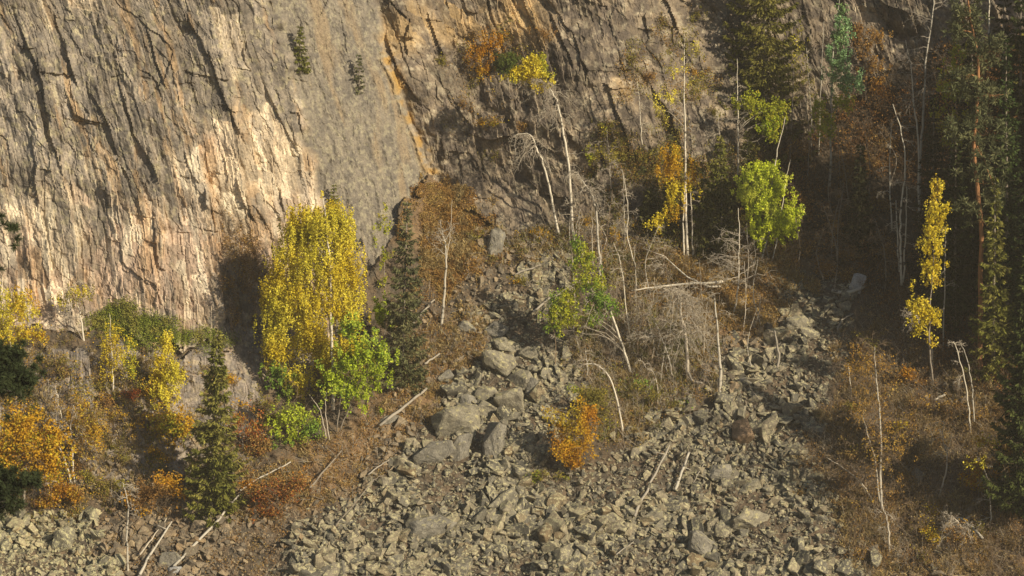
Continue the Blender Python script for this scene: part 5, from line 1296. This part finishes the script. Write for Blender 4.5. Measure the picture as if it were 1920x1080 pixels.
for i in range(34):
    u_ = RNG.uniform(1040, 1440); v_ = RNG.uniform(430, 720); h_ = RNG.uniform(50, 150)
    p = Plant("bare_sapling", "thin leafless sapling in the tangle between the scree and the tall birches", "sapling", u_, v_, "bare saplings of the middle slope")
    k_ = RNG.normal(0, 12, 3); p.trunk([(u_, v_), (u_ + k_[0] * .5, v_ - h_ * .5), (u_ + k_[1], v_ - h_)], 0.03, 0.008, [M_TWIG, M_BIRCHDULL, M_TWIGBROWN][i % 3]); p.bare(5, 0.9, 0.3, 1, mat=[M_TWIG, M_TWIGBROWN][i % 2], twigs=7)
for i, (u_, v_, t_, w_) in enumerate(((1318, 478, 330, 80), (1250, 445, 330, 70), (1352, 470, 330, 90), (1400, 400, 240, 80), (1215, 430, 350, 60))):
    spruce("spruce_tree", ["dark young spruce just right of the tall white birch", "dark young spruce behind the golden leaves of the tall birch", "dark young spruce between the tall birch and the lime green tree", "dark spruce in shade behind the top of the lime green tree", "small dark spruce left of the golden birch leaves"][i],
           u_, v_, u_ + 2, t_, w_, [(0.075, 0.075, 0.022), (0.095, 0.09, 0.025), (0.055, 0.055, 0.018)], levels=24, per=60, size=0.18, gap=0.2)
# ------------------------------------------------------------------ ground cover nobody could count
def cover(name, label, polys, n, size, pal, lift=0.12, warp=60, up=0.6, clump=0.0, cat="undergrowth", mat=None, keep=0.42):
    uv = mask_sampler(polys, n, warp)
    if clump:
        k = fbm(uv[:, 0] / clump, uv[:, 1] / clump, int(n) % 97, 3) + RNG.normal(size=len(uv)) * 0.06 > keep
        uv = uv[k]
    P = surf(uv[:, 0], uv[:, 1]) + normal(uv[:, 0], uv[:, 1], 12) * (RNG.random(len(uv)) ** 1.6 * lift + 0.02)[:, None]
    c = pick(pal, len(P), P, 0.5, int(n) % 91, jit=0.5)
    V, Q, c = leaf_arrays(P, size, c, up)
    return tag(link(name, mesh_from(name, V, Q, c, 'FACE'), mat or M_LEAF), label, cat, kind="stuff")

def brush(name, label, polys, n, length, mat, warp=60, w_=0.007, upright=0.9):
    uv = mask_sampler(polys, n, warp)
    A = surf(uv[:, 0], uv[:, 1], 0.03)
    d = unit(RNG.normal(size=(len(A), 3)) * 0.6 + np.array([0, -0.1, upright])); l = length * RNG.uniform(0.3, 1.3, len(A))[:, None]
    B = A + d * l
    m = MB(); m.strips(A, B, w_)
    for _ in range(3):
        t = RNG.uniform(0.3, 0.95, (len(A), 1)); p = A + (B - A) * t
        m.strips(p, p + unit(d + RNG.normal(size=A.shape) * 0.7) * l * RNG.uniform(0.15, 0.45, (len(A), 1)), w_ * 0.6)
    return tag(m.build(name, mat), label, "undergrowth", kind="stuff")

ORANGE_SLOPE = [[(780, 345), (850, 340), (915, 400), (925, 480), (860, 530), (800, 560), (775, 440)]]
LITTER = [[(450, 910), (600, 830), (690, 770), (830, 660), (900, 640), (830, 745), (720, 850), (620, 940), (500, 985), (440, 970)], [(760, 560), (880, 560), (900, 640), (780, 720), (720, 760), (740, 640)]]
RIGHT_SLOPE = [[(1280, 470), (1480, 450), (1510, 520), (1470, 600), (1380, 650), (1290, 620), (1190, 560), (1200, 490)]]
MID_BRUSH = [[(900, 440), (1060, 440), (1200, 410), (1300, 440), (1250, 520), (1180, 560), (1060, 500), (960, 510)], [(1060, 600), (1190, 560), (1320, 620), (1340, 720), (1240, 790), (1130, 850), (1070, 760)]]
LOW_RIGHT = [[(1590, 600), (1680, 560), (1800, 690), (1930, 830), (1930, 1090), (1590, 1090), (1560, 960), (1510, 850), (1590, 740)]]
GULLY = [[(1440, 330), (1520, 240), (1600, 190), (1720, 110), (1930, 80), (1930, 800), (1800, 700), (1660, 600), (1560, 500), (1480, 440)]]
SHADE_MID = [[(1120, 260), (1220, 260), (1330, 300), (1420, 270), (1470, 330), (1480, 460), (1300, 470), (1180, 420)]]
LEFT_LEDGES = [[(-20, 640), (180, 650), (330, 690), (460, 700), (510, 800), (480, 880), (330, 930), (180, 960), (-20, 965)]]
MOSS = [[(165, 600), (240, 578), (300, 600), (330, 625), (420, 640), (430, 652), (330, 640), (270, 652), (240, 630), (180, 620)]]
cover("fallen_leaves", "rust orange leaf litter on the slope under the grey slab", ORANGE_SLOPE, 26000, 0.075, RUST + BROWN[1:], 0.10)
cover("fallen_leaves", "rust brown leaf litter on the slope left of the boulders", LITTER, 22000, 0.07, RUST + BROWN, 0.08, clump=26, keep=0.38)
cover("bracken", "orange brown bracken and grass on the slope below the lime green tree", RIGHT_SLOPE, 26000, 0.075, RUST[1:] + BROWN[1:] + [(0.42, 0.26, 0.06)], 0.30)
cover("undergrowth", "brown and yellow undergrowth under the bent birches", MID_BRUSH, 30000, 0.075, BROWN + OLIVE + RUST[:2], 0.35, clump=40, keep=0.44)
cover("undergrowth", "brown sparse undergrowth at the lower right", LOW_RIGHT, 52000, 0.065, RUST[:2] + BROWN + [(0.40, 0.29, 0.12), (0.33, 0.25, 0.12), (0.26, 0.20, 0.11)], 0.40, clump=36, keep=0.40)
cover("undergrowth", "rust coloured undergrowth in the shaded gully", GULLY, 60000, 0.09, [(0.24, 0.115, 0.035), (0.17, 0.08, 0.028), (0.12, 0.06, 0.024), (0.30, 0.16, 0.045), (0.09, 0.05, 0.02)], 0.6, clump=60, keep=0.40)  # leaf colours lowered as well, so part of the gully shade is in them
cover("undergrowth", "dull undergrowth on the rock behind the tall white birch", SHADE_MID, 38000, 0.085, OLIVE[:3] + RUST[:1] + BROWN[:1] + [(0.10, 0.085, 0.03), (0.13, 0.11, 0.035)] + [(0.09, 0.10, 0.035)], 0.6, clump=44, keep=0.45)
cover("undergrowth", "gold and brown undergrowth on the ledges of the lower left wall", LEFT_LEDGES, 34000, 0.075, BROWN + GOLD[:2] + RUST[1:2] + OLIVE[:2], 0.30, clump=46, keep=0.53)
cover('undergrowth', 'scrubby olive and rust plants on the ledges of the upper middle cliff', [[(860, 50), (960, 40), (1010, 110), (960, 180), (880, 260), (850, 160)], [(1160, 60), (1330, 40), (1340, 260), (1180, 300), (1150, 160)]], 16000, 0.075, OLIVE + RUST[:2] + BROWN[:2], 0.25, clump=30, keep=0.56)
cover("moss", "green moss and heather cushion on the ledge of the left cliff", MOSS, 22000, 0.06, [(0.17, 0.20, 0.03), (0.21, 0.23, 0.04), (0.14, 0.16, 0.03), (0.26, 0.24, 0.05)], 0.22, warp=24, cat="moss", mat=M_NEEDLE)
def grass(name, label, polys, n, h, pal, warp=60):
    uv = mask_sampler(polys, n, warp)
    k = fbm(uv[:, 0] / 50, uv[:, 1] / 50, int(n) % 89, 3) + RNG.normal(size=len(uv)) * 0.05 > 0.47
    uv = uv[k]; nb = 12
    A = np.repeat(surf(uv[:, 0], uv[:, 1], 0.02), nb, 0); hh = np.repeat(h * RNG.uniform(0.5, 1.3, len(uv)), nb)
    A = A + RNG.normal(size=A.shape) * 0.05
    d = unit(RNG.normal(size=A.shape) * np.array([0.55, 0.55, 0.2]) + np.array([0, -0.1, 1.0])); l = (hh * RNG.uniform(0.6, 1.2, len(A)))[:, None]
    sd = unit(np.cross(d, RNG.normal(size=A.shape))) * 0.014
    M = A + d * l * 0.6; T = M + unit(d + np.array([0, 0, -0.7]) + d * np.array([1, 1, 0])) * l * 0.45
    V = np.stack([A - sd, A + sd, M + sd, M - sd, T], 1).reshape(-1, 3)
    b_ = np.arange(len(A))[:, None] * 5
    Q = b_ + np.array([[0, 1, 2, 3]]); Tr = b_ + np.array([[3, 2, 4]])
    tuft = np.repeat(RNG.uniform(0.65, 1.3, len(uv)), nb)[:, None]
    c = pick(pal, len(A), A, 0.6, 5) * tuft
    return tag(link(name, mesh_from(name, V, [Q, Tr], np.concatenate([c, c]), 'FACE'), M_LEAF), label, "grass", kind="stuff")
STRAW = [(0.36, 0.27, 0.12), (0.46, 0.36, 0.17), (0.28, 0.20, 0.09), (0.40, 0.27, 0.10)]
grass("dry_grass", "dry straw coloured grass tufts on the slope below the lime green tree", RIGHT_SLOPE, 2600, 0.34, STRAW)
grass("dry_grass", "dry grass tufts in the brown brush at the lower right", LOW_RIGHT, 5000, 0.34, STRAW)
grass("dry_grass", "dry grass tufts under the bent birches", MID_BRUSH, 3200, 0.34, STRAW[:3] + [(0.24, 0.23, 0.07)])
grass("dry_grass", "dry grass tufts on the slope under the grey slab", ORANGE_SLOPE, 1500, 0.28, STRAW + RUST[1:2])
grass("dry_grass", "dry grass tufts on the leaf strewn slope left of the boulders", LITTER, 2000, 0.22, STRAW)
grass("dry_grass", "dry grass tufts on the ledges of the lower left wall", LEFT_LEDGES, 2200, 0.26, STRAW[:3] + OLIVE[:1])
cover("undergrowth", "brown leafy scrub on the foot of the cliff left of the yellow birch", [[(425, 430), (515, 410), (505, 640), (440, 650), (410, 560)]], 9000, 0.07, BROWN + RUST[1:], 0.5, clump=28, keep=0.5)
brush("dry_brushwood", "bare twigs on the foot of the cliff left of the yellow birch", [[(425, 430), (515, 410), (505, 640), (440, 650), (410, 560)]], 260, 0.9, M_TWIGBROWN, w_=0.008)
brush("dry_brushwood", "pale bare twigs in the brush at the lower right", LOW_RIGHT, 3000, 1.0, M_TWIGBROWN)
brush("dry_brushwood", "bare brown twigs under the bent birches", MID_BRUSH, 1900, 0.9, M_TWIG, w_=0.007)
brush("dry_brushwood", "dry stalks on the orange slope below the lime green tree", RIGHT_SLOPE, 700, 0.6, M_TWIG, w_=0.006)
brush("dry_brushwood", "bare twigs in the shaded gully", GULLY, 900, 1.6, M_TWIGBROWN, w_=0.009)
brush("dry_brushwood", "bare twigs on the ledges of the lower left wall", LEFT_LEDGES, 700, 1.0, M_TWIGBROWN, w_=0.006)

# ------------------------------------------------------------------ thin autumn haze round everything
bm = bmesh.new(); bmesh.ops.create_cube(bm, size=1.0)
me = bpy.data.meshes.new("haze"); bm.to_mesh(me); bm.free()
hz = bpy.data.objects.new("haze", me); COL.objects.link(hz)
_a = PW.reshape(-1, 3).min(0) - 3.0; _b = PW.reshape(-1, 3).max(0) + 3.0
_a = np.minimum(_a, CAM - 4); _b = np.maximum(_b, CAM + 4); _b[2] = max(_b[2], 42.0)
hz.location = [float(q) for q in (_a + _b) / 2]; hz.scale = [float(q) for q in _b - _a]
m, t, out = newmat("haze")
pv = nd(t, "ShaderNodeVolumePrincipled"); pv.inputs["Density"].default_value = 0.00036; pv.inputs["Color"].default_value = (0.95, 0.86, 0.70, 1)
t.links.new(pv.outputs[0], out.inputs["Volume"])
me.materials.append(m); tag(hz, "thin warm haze in the air", "haze", kind="stuff")
brush("dry_brushwood", "grey twigs in the brush at the lower right", LOW_RIGHT, 2000, 0.8, M_TWIG, w_=0.006, upright=0.5)
brush("dry_sticks", "fallen sticks lying on the rust coloured litter", LITTER, 420, 0.7, M_DEADWOOD, w_=0.011, upright=0.15)
brush("dry_sticks", "fallen sticks lying across the scree", [MAIN], 260, 0.7, M_DEADWOOD, w_=0.012, upright=0.1)
cover("fallen_leaves", "rust leaves caught between the lower scree stones beside the dark spruce", FOOTS, 9000, 0.065, RUST + BROWN, 0.12, clump=22, keep=0.46)
